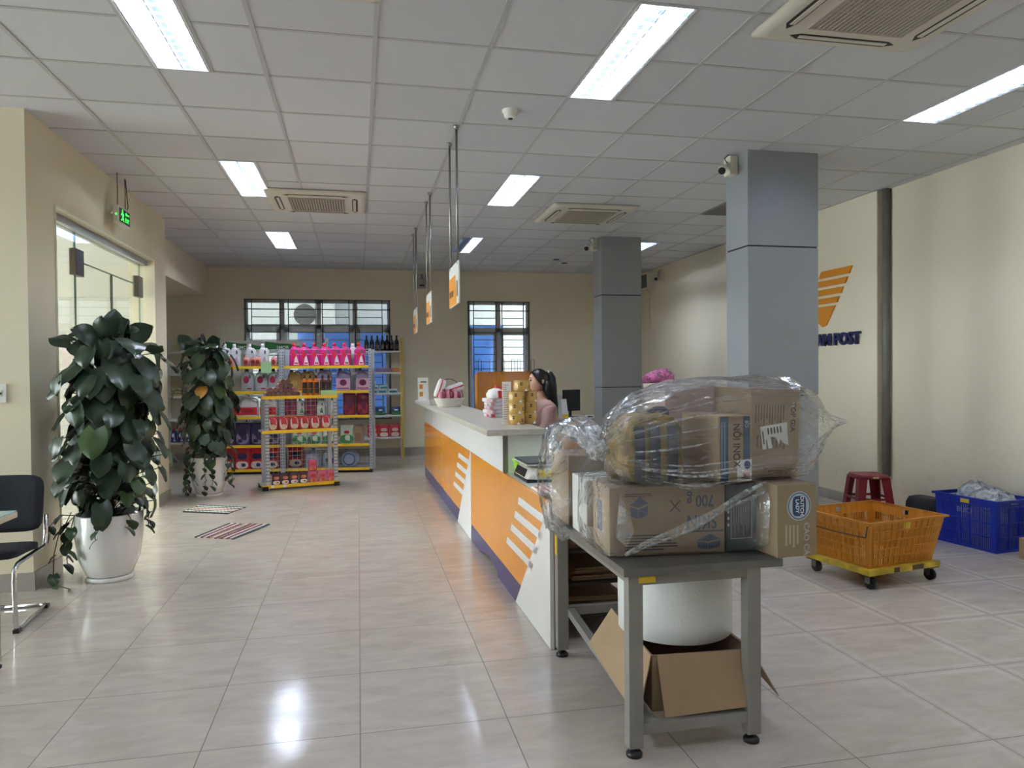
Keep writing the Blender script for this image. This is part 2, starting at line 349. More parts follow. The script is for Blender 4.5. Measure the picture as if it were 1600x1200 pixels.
bm = BM(); box(bm, 4.935, 5.02, 6.2, 12.4, 0, CEIL); struct('trim_1', bm, WALLD)   # shallow pilaster along the right wall
# closed rear wall behind the photographer, unseen glazing added far left to let in daylight
bm = BM(); box(bm, -9, 5.25, -6, -5.8, 0, 3.45); struct('wall_rear', bm, WALL)
bm = BM(); box(bm, -9.2, -9, -6, 5.45, 2.75, 3.45); box(bm, -9.2, -9, -6, 5.45, 0, .1)
for a, b_ in ((-6, 1.4), (5.05, 5.45)): box(bm, -9.2, -9, a, b_, .1, 2.75)
struct('wall_street', bm, WALL)
bm = BM(); box(bm, -9.11, -9.09, 1.4, 5.05, .1, 2.75); struct('added_window', bm, GLASS)
# skirting tiles
bm = BM(); box(bm, -2.08, -2.068, 5.24, 5.69, 0, .12); box(bm, -2.08, -2.068, 8.25, 8.73, 0, .12); box(bm, -2.34, -2.068, 8.72, 8.732, 0, .12); struct('baseboard_left', bm, GREYTILE)
bm = BM(); box(bm, -9, -2.068, 5.238, 5.25, 0, .12); struct('baseboard_left_front', bm, GREYTILE)
bm = BM(); box(bm, -3.55, 4.93, 12.388, 12.4, 0, .13); struct('baseboard_far', bm, GREYTILE)
bm = BM(); box(bm, 4.923, 4.935, 6.19, 12.39, 0, .1); struct('baseboard_right', bm, GREYTILE)
# ---- glazed double door in the left wall
bm = BM(); g = .012; XG = -2.19
DOOR = bpy.data.objects.new('door_1', None); COL.objects.link(DOOR); DOOR['kind'] = 'structure'
hy = (6.38, 8.12); ht = 2.31
for a, b_, z0, z1 in ((5.69, hy[0]-.004, 0, 2.53), (hy[1]+.004, 8.25, 0, 2.53), (hy[0], hy[1], ht+.006, 2.53)): box(bm, XG-g/2, XG+g/2, a, b_, z0, z1)
struct('side_and_top_glass', bm, GLASS, parent=DOOR)
for a, b_ in ((hy[0]+.003, 7.247), (7.253, hy[1]-.003)):
    bm = BM(); box(bm, XG-g/2, XG+g/2, a, b_, .01, ht-.004); struct('door_leaf', bm, GLASS, parent=DOOR)
EDGE = mat('polished_glass_edge', (120, 150, 140), .2, vary=.05)
bm = BM()
for y in (hy[0], hy[1]): box(bm, XG-.007, XG+.007, y-.004, y+.004, 0, 2.53)
box(bm, XG-.007, XG+.007, hy[0], hy[1], ht-.004, ht+.004); struct('glass_edge', bm, EDGE, parent=DOOR)
bm = BM(); box(bm, XG-.009, XG+.009, 7.243, 7.257, .01, ht-.004); struct('meeting_edge', bm, mat('dark_seal', (70, 74, 74), .4), parent=DOOR)
bm = BM(); box(bm, -2.24, -2.14, 5.706, 8.234, 2.53, 2.584); struct('head_rail', bm, mat('aluminium_rail', (176, 178, 176), .35, .6), parent=DOOR)
HINGE = mat('dark_patch_fitting', (92, 86, 82), .35, .7)
for y in hy:
    bm = BM(); s = 1 if y == hy[0] else -1
    box(bm, XG-.025, XG+.025, y-.045, y+.13 if s > 0 else y+.045, ht-.12, ht+.09, bev=.004) if s > 0 else box(bm, XG-.025, XG+.025, y-.13, y+.045, ht-.12, ht+.09, bev=.004)
    struct('patch_hinge', bm, HINGE, parent=DOOR)
bm = BM()
for a, b_ in ((5.6905, 5.705), (8.235, 8.2495)): box(bm, -2.32, -2.07, a, b_, 0, 2.599)
box(bm, -2.32, -2.07, 5.705, 8.235, 2.585, 2.599); struct('door_lining', bm, mat('pale_door_lining', (232, 228, 208), .5, vary=.02), parent=DOOR)

# ---- far windows: aluminium casements, steel grille on the room side
ALU = mat('grey_aluminium', (196, 198, 198), .4, .1, vary=.04); BAR = mat('grille_bar', (70, 74, 72), .5, .2)
def window(name, q, bays, tz, gx):
    W = bpy.data.objects.new(name, None); COL.objects.link(W); W['kind'] = 'structure'
    x0, x1, z0, z1 = q; bm = BM(); f = .055; y0, y1 = 12.47, 12.53
    for a, b_ in ((x0, x0+f), (x1-f, x1)): box(bm, a, b_, y0, y1, z0, z1)
    for a, b_ in ((z0, z0+f), (z1-f, z1), (tz-f*.7, tz+f*.7)): box(bm, x0, x1, y0, y1, a, b_)
    w = (x1-x0)/bays
    for k in range(1, bays): box(bm, x0+k*w-f*.7, x0+k*w+f*.7, y0, y1, z0, z1)
    for k in range(bays):   # casement sashes under the transom
        a, b_ = x0+k*w+.035, x0+(k+1)*w-.035
        for c, d in ((a, a+.05), (b_-.05, b_)): box(bm, c, d, y0-.02, y1, z0+.05, tz-.03)
        for c, d in ((z0+.05, z0+.1), (tz-.09, tz-.03)): box(bm, a, b_, y0-.02, y1, c, d)
    struct('window_frame', bm, ALU, parent=W)
    bm = BM(); box(bm, x0, x1, 12.498, 12.502, z0, z1); struct('pane', bm, GLASS, parent=W)
    bm = BM(); r = .007
    for x in [x0+.02, x1-.02]+gx: box(bm, x-r, x+r, 12.415, 12.43, z0, z1)
    box(bm, x0, x1, 12.413, 12.432, z1-.17, z1-.155); box(bm, x0, x1, 12.413, 12.432, z1-.012, z1); box(bm, x0, x1, 12.413, 12.432, z0, z0+.012)
    prs = list(zip(gx[::2], gx[1::2])); z = z1-.165
    k = 0
    while z > z0+.1:
        for a, b_ in prs: box(bm, a, b_, 12.415, 12.43, z-.006, z+.006)
        z -= .125; k += 1
    struct('grille', bm, BAR, parent=W); return W
window('window_1', W1, 4, 2.16, [-1.68, -1.24, -1.11, -.68, -.57, -.14, -.04, .4])
window('window_2', W2, 2, 2.12, [1.95, 2.34, 2.45, 2.83])
# ---- what stands outside the far windows
bm = BM(); box(bm, -12, 12, 12.6, 22, -.3, -.05); struct('exterior_ground', bm, mat('concrete_yard', (150, 148, 144), .8, vary=.1))
bm = BM(); box(bm, -9, 9, 16, 16.2, -.05, 4.2); struct('exterior_wall', bm, mat('white_render', (176, 180, 182), .8, vary=.04))
bm = BM(); box(bm, -12, 12, 12.75, 16.2, 3.5, 3.6); struct('added_shade_roof', bm, WHITE)  # unseen roof added over the yard to dim the daylight there
TARP = mat('blue_tarpaulin', (62, 108, 190), .45, vary=.12, scale=3, bump=.4)
bm = BM()
P = [[bm.verts.new((-1.1+i*.3, 14.1+.06*math.sin(i*1.7+j), j*.33)) for j in range(8)] for i in range(14)]
for i in range(13):
    for j in range(7): face(bm, [P[i][j], P[i+1][j], P[i+1][j+1], P[i][j+1]], 0, True)
o = obj('tarpaulin', bm, TARP, fix=False); tag(o, 'blue tarpaulin hung up outside behind the far windows', 'tarpaulin')
m_ = o.modifiers.new('thick', 'SOLIDIFY'); m_.thickness = .004
# ================================================================ CEILING THINGS
TUBEM = {}
def tube_mat(s):
    return emit('fluorescent_tube_%02d' % int(s*100), (226, 238, 255), TUBE*s)
TRAY = mat('mirror_reflector', (236, 238, 242), .4, .0, vary=.01); FRM = mat('white_light_frame', (226, 228, 230), .4); LOUV = mat('louvre_fin', (128, 136, 152), .12, .9, vary=.01)
def ceiling_light(lx, ly, s, label):
    t = thing('ceiling_light', label, 'ceiling light', (lx+.15, ly+.6, CEIL), 0, 'recessed ceiling lights')
    a, b_ = .146, .596
    bm = BM(); H = .09
    box(bm, -a, a, -b_, b_, H, H+.006)
    for x in (-a, a-.004): box(bm, x, x+.004, -b_, b_, .0, H)
    for y in (-b_, b_-.004): box(bm, -a, a, y, y+.004, .0, H)
    box(bm, *((-.02, .02, -b_, b_, H-.03, H) if s != 1.3 or lx < 1 or ly < 9 else (-.006, .0, -b_, b_, .0, H)))
    obj('reflector_tray', bm, TRAY, t)
    bm = BM()
    for x in (-a, a-.009): box(bm, x, x+.009, -b_, b_, -.006, .004)
    for y in (-b_, b_-.009): box(bm, -a, a, y, y+.009, -.006, .004)
    obj('frame', bm, FRM, t)
    for x in (-.073, .073):
        bm = BM(); cyl(bm, (x, -.57, .05), (x, .57, .05), .014, seg=8); obj('tube', bm, tube_mat(s if not (s == 1.3 and lx > 1 and ly > 9 and x < 0) else .02), t)
    bm = BM()
    for x in (-.137, -.003, .131): box(bm, x, x+.006, -.587, .587, -.003, .024)
    for k in range(15):
        y = -.587+k*1.174/14; box(bm, -.137, .137, y-.0015, y+.0015, 0, .022)
    obj('louvre', bm, LOUV, t)
    return t
lab = {(-1.0937, .2272): 'white louvred ceiling light overhead, nearest on the left side', (-1.0937, 3.2272): 'bright louvred ceiling light cut by the top edge, left of centre',
 (-1.0937, 6.2272): 'bright louvred ceiling light left of the first cassette air conditioner', (-1.0937, 9.2272): 'small bright louvred ceiling light far back on the left side',
 (1.3063, .2272): 'white louvred ceiling light overhead in the middle', (1.3063, 3.2272): 'large bright louvred ceiling light beside the smoke detector',
 (1.3063, 6.2272): 'bright louvred ceiling light right of the hanging signs', (1.3063, 9.2272): 'half lit louvred ceiling light behind the hanging signs near the far wall',
 (3.7063, .2272): 'white louvred ceiling light overhead on the right', (3.7063, 3.2272): 'long bright louvred ceiling light at the right edge above the columns',
 (3.7063, 9.2272): 'ceiling light mostly hidden behind the farther grey column'}
for lx, ly, s in LIGHTS: ceiling_light(lx, ly, s, lab[(lx, ly)])
ACP = mat('aircon_panel', (208, 202, 190), .45, vary=.03, scale=3); ACG = mat('aircon_grille', (170, 162, 148), .5, vary=.05); ACD = mat('aircon_slot_dark', (38, 36, 34), .5)
def aircon(x, y, label, rot=0):
    t = thing('cassette_air_conditioner', label, 'air conditioner', (x, y, CEIL-.005), rot, 'cassette air conditioners')
    bm = BM(); h = .47
    lo = [(0, 0, -.032, h-.05, h-.05, 14), (0, 0, -.028, h-.035, h-.035, 16), (0, 0, -.012, h, h, 24), (0, 0, .0, h, h, 24)]
    loft(bm, lo, 64); obj('panel', bm, ACP, t)
    for k in range(4):
        bm = BM(); R = Matrix.Rotation(k*PI/2, 4, 'Z')
        pts = [(-.30, .36), (-.25, .39), (.25, .39), (.30, .36), (.25, .335), (-.25, .335)]
        A = [bm.verts.new(R @ Vector((p[0], p[1], -.034))) for p in pts]; B = [bm.verts.new(R @ Vector((p[0], p[1], -.02))) for p in pts]
        face(bm, A); face(bm, B[::-1])
        for i in range(6): face(bm, [A[i], A[(i+1)%6], B[(i+1)%6], B[i]])
        sl = obj('air_slot', bm, ACD, t)
        bm = BM(); box(bm, -.25, .25, .345, .372, -.038, -.034, M=R); obj('vane', bm, ACP, sl)
    bm = BM(); s = .255
    box(bm, -s, s, -s, s, -.034, -.03); obj('grille_back', bm, ACD, t)
    bm = BM()
    for k in range(20): 
        u = -s+(k+.5)*2*s/20; box(bm, u-.0085, u+.0085, -s, s, -.042, -.034)
    for k in range(7):
        u = -s+k*2*s/6; box(bm, -s, s, u-.003, u+.003, -.041, -.034)
    for a, b_, c, d in ((-s-.01, s+.01, -s-.01, -s), (-s-.01, s+.01, s, s+.01), (-s-.01, -s, -s, s), (s, s+.01, -s, s)): box(bm, a, b_, c, d, -.043, -.03)
    obj('intake_grille', bm, ACG, t); return t
aircon(-.375, 7.53, 'beige cassette air conditioner with open slots left of the hanging signs')
aircon(2.44, 7.65, 'beige cassette air conditioner between the two grey columns')
aircon(2.45, 2.97, 'large beige cassette air conditioner at the top right corner')
aircon(-.335, 2.98, 'cassette air conditioner showing only its edge at the top')
bm = BM(); lathe(bm, [(.055, 0), (.055, -.012), (.045, -.02), (.04, -.045), (.028, -.055), (.0, -.055)], 20, cap0=False, cap1=False)
t = thing('smoke_detector', 'round white smoke detector on the ceiling beside a bright light', 'smoke detector', (1.0, 4.72, CEIL)); obj('base', bm, WHITE, t)
bm = BM(); cyl(bm, (0, 0, -.054), (0, 0, -.06), .016, seg=12); obj('sensor', bm, BLACK, t)
t = thing('ceiling_vent', 'grey slatted air vent in the ceiling left of the nearer column', 'vent', (4.0, 7.13, CEIL))
bm = BM(); box(bm, -.3, .3, -.29, .29, -.004, -.002); obj('backing', bm, ACD, t); bm = BM()
for k in range(14):
    u = -.28+k*.043; box(bm, -.29, .29, u-.012, u+.012, -.016, -.006)
for a in (-.3, .28): box(bm, a, a+.02, -.3, .3, -.018, 0); box(bm, -.3, .3, a, a+.02, -.018, 0)
obj('slat', bm, mat('grey_vent_slat', (120, 118, 116), .5), t)
for i, (x, y) in enumerate(((3.23, 11.2), (3.0, 10.85))):
    bm = BM(); lathe(bm, [(.05, 0), (.05, -.008), (.035, -.012), (0, -.012)], 16, cap0=False, cap1=False, c=(x, y, CEIL)); o = obj('ceiling_rosette', bm, DARKGREY)
    tag(o, ('small round grey ceiling fitting nearest the far wall', 'small round grey ceiling fitting just before the far column')[i], 'ceiling fitting')
# hanging counter signs on steel rods
ORANGE = mat('orange_laminate', (232, 150, 36), .18, vary=.03, coat=.3); SIGNO = mat('orange_sign_print', (226, 150, 50), .4, vary=.03); SIGNW = mat('white_acrylic', (236, 236, 232), .3, vary=.02)
for i, (ya, yb) in enumerate(((5.08, 5.47), (7.01, 7.39), (8.745, 9.15))):
    x = .69; zb, zt = 1.875, 2.17
    t = thing('hanging_sign', ('nearest white and orange counter sign hanging on two steel rods', 'middle white and orange counter sign hanging on two steel rods', 'farthest counter sign hanging on two rods, seen nearly edge on')[i], 'sign', (x, (ya+yb)/2, CEIL), 0, 'hanging counter signs')
    h = (yb-ya)/2
    for s in (-h, h):
        bm = BM(); cyl(bm, (0, s, 0), (0, s, zt-CEIL-.02), .008, seg=8); lathe(bm, [(.02, 0), (.02, -.012), (.012, -.03)], 12, c=(0, s, 0)); obj('rod', bm, STEEL, t)
    bm = BM(); box(bm, -.005, .005, -h-.06, h+.06, zb-CEIL, zt-CEIL); obj('board', bm, SIGNW, t)
    for sd in (-1, 1):
        bm = BM(); xx = sd*.0055; prism(bm, [(-h-.06+.1, .0), (h+.06, .0), (h+.06, .21), (-h-.06+.1+.06, .21)], (xx, 0, zb-CEIL+.004), (0, 1, 0), (0, 0, 1), .001)
        obj('orange_field', bm, SIGNO, t)
        for (a, b_, c, d) in ((.12, .2, .07, .115), (.02, .1, .07, .115), (-h-.02, -h+.02, .05, .16)):
          bm = BM(); box(bm, xx+sd*.001, xx+sd*.002, a, b_, zb-CEIL+c, zb-CEIL+d); obj('printed_icon', bm, mat('sign_print_dark', (96, 66, 40), .5), t)
# ---- columns clad in grey panels
CLAD = mat('grey_cladding', (148, 151, 155), .36, .15, vary=.02, scale=2)
for i, (x0, x1, y0, y1) in enumerate(((2.998, 3.616, 5.218, 5.56), (3.055, 3.6, 8.9, 9.22))):
    C_ = bpy.data.objects.new('column', None); COL.objects.link(C_); C_['kind'] = 'structure'
    for a, b_ in ((0, 1.174), (1.186, 2.358), (2.37, CEIL)):
        bm = BM(); box(bm, x0, x1, y0, y1, a, b_, bev=.003); struct('cladding_panel', bm, CLAD, parent=C_)
    bm = BM(); box(bm, x0+.008, x1-.008, y0+.008, y1-.008, 0, CEIL); struct('joint', bm, BLACK, parent=C_)
# ---- drain pipe, logo
bm = BM(); cyl(bm, (4.982, 6.13, .35), (4.982, 6.13, CEIL), .034, seg=14); o = obj('drain_pipe', bm, mat('grey_pipe', (112, 110, 104), .5, vary=.08)); tag(o, 'vertical grey pipe in the corner of the right wall', 'pipe')
LOGO = mat('orange_logo_acrylic', (214, 140, 36), .3, vary=.03); NAVY = mat('navy_acrylic', (24, 30, 84), .35)
t = thing('wall_logo', 'orange striped wing logo with navy lettering on the right wall', 'logo', (4.935, 6.95, 1.5))
# wing: slanted bars, drawn along -y (reading direction) and z
rows = [(0.95, .80, 6.62, 6.60), ]
def bar(pts):
    bm = BM(); prism(bm, pts, (-.004, 0, -1.5), (0, -1, 0), (0, 0, 1), -.0); return bm
wing = [((6.635, 2.455), (6.68, 2.38), (7.19, 2.38), (7.135, 2.455)), ((6.705, 2.35), (6.745, 2.285), (7.26, 2.285), (7.215, 2.35)), ((6.775, 2.255), (6.81, 2.19), (7.33, 2.19), (7.285, 2.255)),
        ((6.84, 2.16), (6.88, 2.10), (7.40, 2.10), (7.355, 2.16)), ((6.905, 2.07), (7.06, 1.865), (7.12, 1.85), (7.47, 2.07))]
for q in wing:
    bm = BM(); pts = [(-(y*.987-6.95), (z-1.3933)*.987+1.3933-1.5) for y, z in q]
    prism(bm, pts, (0, 0, 0), (0, -1, 0), (0, 0, 1), .02); 
    for v in bm.verts: v.co.y = v.co.y
    obj('logo_bar', bm, LOGO, t)
# the reading direction on this wall runs towards the camera (-y); lettering stands off the wall
bm = text_bm('VIETNAM POST', .172, (-.012, .0, .195), (0, -1, 0), (0, 0, 1), .012, .006)
ymin = min(v.co.y for v in bm.verts); ymax = max(v.co.y for v in bm.verts)
for v in bm.verts: v.co.y = v.co.y-ymin+(6.41-6.95)
obj('lettering', bm, NAVY, t, fix=False)
# ---- exit sign
GREEN = emit('green_exit_glow', (70, 235, 90), .7)
t = thing('exit_sign', 'small lit green exit sign hanging over the glass door', 'exit sign', (-1.985, 6.88, 2.76))
bm = BM(); box(bm, -.022, .022, -.16, .16, -.075, .075, bev=.006); obj('housing', bm, CREAM, t)
bm = BM(); box(bm, .0225, .0235, -.145, .145, -.06, .06); obj('face_plate', bm, mat('dark_green_plate', (16, 52, 26), .4), t)
bm = BM(); X = .024
def ebox(y0, y1, z0, z1): box(bm, X, X+.001, y0, y1, z0, z1)
for k in range(10): pass
cyl(bm, (X, -.06, .04), (X+.001, -.06, .04), .013, seg=12)
prism(bm, [(-.08, .025), (-.05, .03), (-.035, -.005), (-.06, -.01)], (X, 0, 0), (0, 1, 0), (0, 0, 1), .001)
prism(bm, [(-.05, .028), (-.02, .008), (-.022, .0), (-.05, .015)], (X, 0, 0), (0, 1, 0), (0, 0, 1), .001)
prism(bm, [(-.08, .022), (-.105, .0), (-.1, -.006), (-.075, .01)], (X, 0, 0), (0, 1, 0), (0, 0, 1), .001)
prism(bm, [(-.055, -.005), (-.035, -.01), (-.02, -.04), (-.03, -.05), (-.045, -.025)], (X, 0, 0), (0, 1, 0), (0, 0, 1), .001)
prism(bm, [(-.065, -.008), (-.05, -.012), (-.075, -.045), (-.105, -.048), (-.105, -.038), (-.08, -.034)], (X, 0, 0), (0, 1, 0), (0, 0, 1), .001)
obj('running_figure', bm, GREEN, t)
lettering('lettering', 'EXIT', .055, (X, .065, -.025), (0, 1, 0), (0, 0, 1), GREEN, t)
bm = BM(); prism(bm, [(.01, .03), (.05, .048), (.05, .036), (.12, .036), (.12, .024), (.05, .024), (.05, .012)], (X, 0, 0), (0, 1, 0), (0, 0, 1), .001); obj('arrow', bm, GREEN, t)
bm = BM(); box(bm, -.005, .007, -.163, -.1605, -.012, .006); obj('side_glow', bm, GREEN, t)
bm = BM()
for y in (-.11, .1): tube(bm, [(0, y, .075), (0.002, y, .22), (0, y, CEIL-2.76)], .0035, 6)
tube(bm, [(.0, .125, .07), (.01, .15, .12), (.005, .135, .22), (0, .12, CEIL-2.76)], .004, 6); obj('hanging_wire', bm, mat('brown_wire', (80, 62, 48), .6), t)
# ---- security cameras
def cctv(x, y, label, sc=1):
    t = thing('security_camera', label, 'camera', (x, y, 3.03), 0, 'security cameras')
    bm = BM(); box(bm, -.07, 0, -.055, .055, -.075, .075, bev=.006); obj('junction_box', bm, CREAM, t)
    bm = BM(); lathe(bm, [(.028, 0), (.028, .01), (.012, .02)], 14); bmesh.ops.rotate(bm, verts=bm.verts[:], matrix=Matrix.Rotation(-PI/2, 3, 'Y')); bmesh.ops.translate(bm, verts=bm.verts[:], vec=(-.07, 0, .0)); tube(bm, [(-.08, 0, 0), (-.1, -.005, 0), (-.12, -.02, -.008)], .01, 8); obj('bracket', bm, WHITE, t)
    d = Vector((-.45, -.75, -.48)).normalized(); p = Vector((-.115, -.015, -.006))
    bm = BM(); cyl(bm, p, p+d*.03, .02, .03, seg=16); cyl(bm, p+d*.03, p+d*.14, .03, .032, seg=16); obj('barrel', bm, WHITE, t)
    bm = BM(); cyl(bm, p+d*.1395, p+d*.143, .029, seg=16); obj('lens', bm, BLACK, t)
    bm = BM(); tube(bm, [(-.07, -.02, .01), (-.1, -.02, .05), (-.08, -.03, .08), (-.03, -.02, .083)], .004, 6); obj('cable', bm, BLACK, t)
    return t
cctv(2.995, 5.41, 'white bullet security camera on the nearer grey column'); cctv(3.05, 9.06, 'white bullet security camera on the farther grey column')
t = dup(bpy.data.objects['security_camera'], (4.93, 11.25, 2.95), 0, 'tiny security camera high on the right wall beside the speaker')
t = thing('wall_speaker', 'square grey loudspeaker high on the right wall behind the columns', 'speaker', (4.935, 11.8, 2.92))
bm = BM(); box(bm, -.12, 0, -.17, .17, -.14, .14, bev=.006); obj('cabinet', bm, CREAM, t); bm = BM(); box(bm, -.122, -.1195, -.13, .13, -.11, .11); obj('speaker_grille', bm, DARKGREY, t)
bm = BM(); tube(bm, [(-.01, .0, -.14), (-.01, .01, -.5), (-.008, -.02, -.75)], .004, 6); obj('cable', bm, mat('pale_cable', (190, 186, 172), .5), t)
t = thing('emergency_light', 'grey twin-lamp emergency light on the far wall behind the signs', 'emergency light', (1.063, 12.395, 2.92))
bm = BM(); box(bm, -.11, .11, -.05, 0, -.11, .05, bev=.006); obj('battery_case', bm, mat('grey_case', (160, 160, 158), .45), t)
bm = BM(); box(bm, -.11, .11, -.012, 0, .05, .13); obj('back_plate', bm, mat('grey_plate', (140, 138, 132), .5), t)
bm = BM(); box(bm, -.04, .04, -.052, -.05, -.075, -.045); obj('indicator_panel', bm, BLACK, t)
for x in (-.055, .055):
    bm = BM(); lathe(bm, [(.02, 0), (.042, .02), (.042, .05)], 14); bmesh.ops.rotate(bm, verts=bm.verts[:], matrix=Matrix.Rotation(PI/2, 3, 'X')); bmesh.ops.translate(bm, verts=bm.verts[:], vec=(x, -.015, .09)); obj('lamp_head', bm, CHROME, t)
t = thing('wall_socket', 'cream wall socket plate on the wall above the black chair', 'socket', (-2.245, 5.249, 1.285))
bm = BM(); box(bm, -.035, .035, -.012, 0, -.06, .06, bev=.004); obj('plate', bm, WHITE, t)
bm = BM(); box(bm, -.012, .012, -.016, -.012, -.02, .02); obj('rocker', bm, CREAM, t); bm = BM(); box(bm, -.006, .008, -.02, -.016, -.008, .006); obj('key_hole', bm, BLACK, t)
# ================================================================ SERVICE COUNTER
# counter frame: x' = 0 on the customer face (growing inwards), y' from the near end to the far wall
CR = .0104; CO = Vector((.925, 3.5, 0))
CM = Matrix.Translation(CO) @ Matrix.Rotation(CR, 4, 'Z')
def cp(x, y, z): return tuple(CM @ Vector((x, y, z)))
WLAM = mat('white_laminate', (243, 244, 245), .2, vary=.015, coat=.3); NAVYL = mat('navy_laminate', (52, 56, 108), .25, vary=.04, coat=.2)
SLAB = mat('pale_stone_laminate', (196, 190, 178), .3, vary=.12, scale=30); GREYL = mat('grey_edge_board', (96, 98, 98), .45, vary=.05)
AX, AZ = (0, 1, 0), (0, 0, 1)
def front_graphic(t, y0, y1, tri, top=.735, step=None):
    bm = BM(); box(bm, 0, .02, y0+.002, y1-.002, .135, top); obj('orange_panel', bm, ORANGE, t)
    ya = y0+.79 if tri else y0
    bm = BM()
    if step: prism(bm, [(ya+.01, .0), (y0+step, .0), (y0+step, .03), (y0+step+.35, .065), (y0+step+.6, .015), (y1, .012), (y1, .135), (ya-.13, .135)], (-.0005, 0, 0), AX, AZ, .02)
    else: prism(bm, [(ya, .008), (y1-.002, .008), (y1-.002, .135), (ya-(.13 if tri else 0)+.002, .135)], (-.0005, 0, 0), AX, AZ, .02)
    obj('navy_kick_panel', bm, NAVYL, t)
    if tri:
        bm = BM(); prism(bm, [(y0+.001, .003), (y0+.79, .003), (y0+.04, top-.03), (y0+.03, top), (y0+.001, top)], (-.003, 0, 0), AX, AZ, .02); obj('white_wedge_panel', bm, WLAM, t)
        for k, (zt, a, b_) in enumerate(((.655, .09, .68), (.555, .18, .78), (.455, .28, .89), (.345, .38, 1.02))):
            bm = BM(); prism(bm, [(y0+a, zt-.045), (y0+b_+.03, zt-.045), (y0+b_, zt), (y0+a-.045, zt)], (-.003, 0, 0), AX, AZ, .003); obj('white_stripe', bm, WLAM, t)
t = thing('counter_unit', 'nearest orange counter unit with white wedge beside the steel table', 'counter', tuple(CO), CR, 'orange counter units')
front_graphic(t, 0, 2.45, True, step=1.36)
bm = BM(); box(bm, .02, .05, 0, .02, .0, .7); box(bm, .02, .05, .0, 1.13, .02, .04); obj('end_panel', bm, GREYL, t)
bm = BM(); box(bm, .02, .26, 1.13, 1.148, .735, .979); obj('high_end_panel', bm, WLAM, t)
bm = BM(); box(bm, .0, .02, 1.13, 2.448, .737, .979); obj('white_fascia', bm, WLAM, t)
bm = BM(); box(bm, -.002, .03, 1.125, 1.14, .737, .979); obj('corner_strip', bm, STEEL, t)
bm = BM(); box(bm, .5, .53, 1.13, 2.44, .0, .705); box(bm, .02, .5, 1.13, 1.15, .05, .7); obj('carcass_panel', bm, GREYL, t)
bm = BM(); cyl(bm, (.06, 1.6, .03), (.085, 1.6, .03), .028, seg=14); box(bm, .04, .1, 1.57, 1.63, .045, .065); obj('caster', bm, BLACK, t)
bm = BM(); box(bm, .25, .265, 1.165, 1.18, .82, .835); obj('screw_cap', bm, GREYL, t)
t = thing('counter_unit', 'middle orange counter unit with white wedge and four stripes', 'counter', tuple(CO), CR, 'orange counter units')
front_graphic(t, 2.45, 5.25, True)
bm = BM(); box(bm, .0, .02, 2.452, 5.248, .737, .979); obj('white_fascia', bm, WLAM, t); bm = BM(); box(bm, .5, .53, 2.46, 5.24, 0, .705); obj('carcass_panel', bm, GREYL, t)
t = thing('counter_unit', 'farthest plain orange counter unit without any wedge', 'counter', tuple(CO), CR, 'orange counter units')
front_graphic(t, 5.25, 6.3, False)
bm = BM(); box(bm, .0, .02, 5.252, 6.3, .737, .979); obj('white_fascia', bm, WLAM, t); bm = BM(); box(bm, .5, .53, 5.26, 6.29, 0, .705); obj('carcass_panel', bm, GREYL, t)
bm = BM(); box(bm, .0, .5, 6.282, 6.3, .008, .979); obj('far_end_panel', bm, GREYL, t)
bm = BM(); box(bm, -.115, .275, 1.09, 6.42, .981, 1.021, bev=.004)
o = obj('countertop', bm, SLAB, loc=tuple(CO), rotz=CR); tag(o, 'long pale stone-look top on the high orange counter', 'counter top')
bm = BM(); box(bm, .02, .6, .26, 1.128, .706, .737, bev=.003); o = obj('low_worktop', bm, mat('pale_green_worktop', (206, 212, 208), .3, vary=.03), loc=tuple(CO), rotz=CR); tag(o, 'low pale worktop carrying the scale at the counter end', 'worktop')
bm = BM(); box(bm, .28, .62, 1.16, 6.28, .706, .737); o = obj('inner_worktop', bm, SLAB, loc=tuple(CO), rotz=CR); tag(o, 'staff side worktop running behind the high counter', 'worktop')
# ---- flattened cartons on the rack under the low worktop
RACKM = mat('dark_rack_steel', (58, 58, 58), .5, .4, vary=.1)
t = thing('storage_rack', 'dark steel rack of flattened cardboard under the low worktop', 'rack', cp(.1, .12, 0), CR)
for x in (0, .42):
    for y in (0, .88):
        bm = BM(); box(bm, x, x+.03, y, y+.03, 0, .68); obj('post', bm, RACKM, t)
for z in (.115, .29, .46):
    bm = BM(); box(bm, 0, .45, 0, .91, z-.012, z); obj('shelf', bm, RACKM, t)
CARD = mat('kraft_cardboard', (158, 134, 106), .7, vary=.05, scale=5); CARD2 = mat('brown_cardboard', (134, 110, 84), .75, vary=.06, scale=6); CARD3 = mat('tan_cardboard', (168, 142, 112), .7, vary=.04)
q = 0
names = ['lowest flattened carton on the bottom rack shelf', 'second flattened carton on the bottom rack shelf', 'top flattened carton on the bottom rack shelf', 'lowest flattened carton on the middle rack shelf', 'second flattened carton on the middle rack shelf', 'top flattened carton tilted on the middle rack shelf', 'lower flattened carton on the top rack shelf', 'upper flattened carton on the top rack shelf']
for z0, n in ((.116, 3), (.291, 3), (.461, 2)):
    for k in range(n):
        bm = BM(); a, b_ = random.uniform(.16, .2), random.uniform(.3, .4)
        box(bm, -a, a, -b_, b_, 0, .011); box(bm, -a*.96, a*.96, -b_*.97, b_*.4, .011, .02)
        o = obj('flattened_carton', bm, (CARD, CARD2)[k % 2], M=Matrix.Translation(cp(.325+random.uniform(-.02, .02), .53+random.uniform(-.05, .02), z0+.021*k)) @ Matrix.Rotation(random.uniform(-.12, .12), 4, 'Z'))
        tag(o, 'brown ' + names[q], 'cardboard', 'flattened cartons under the counter'); q += 1
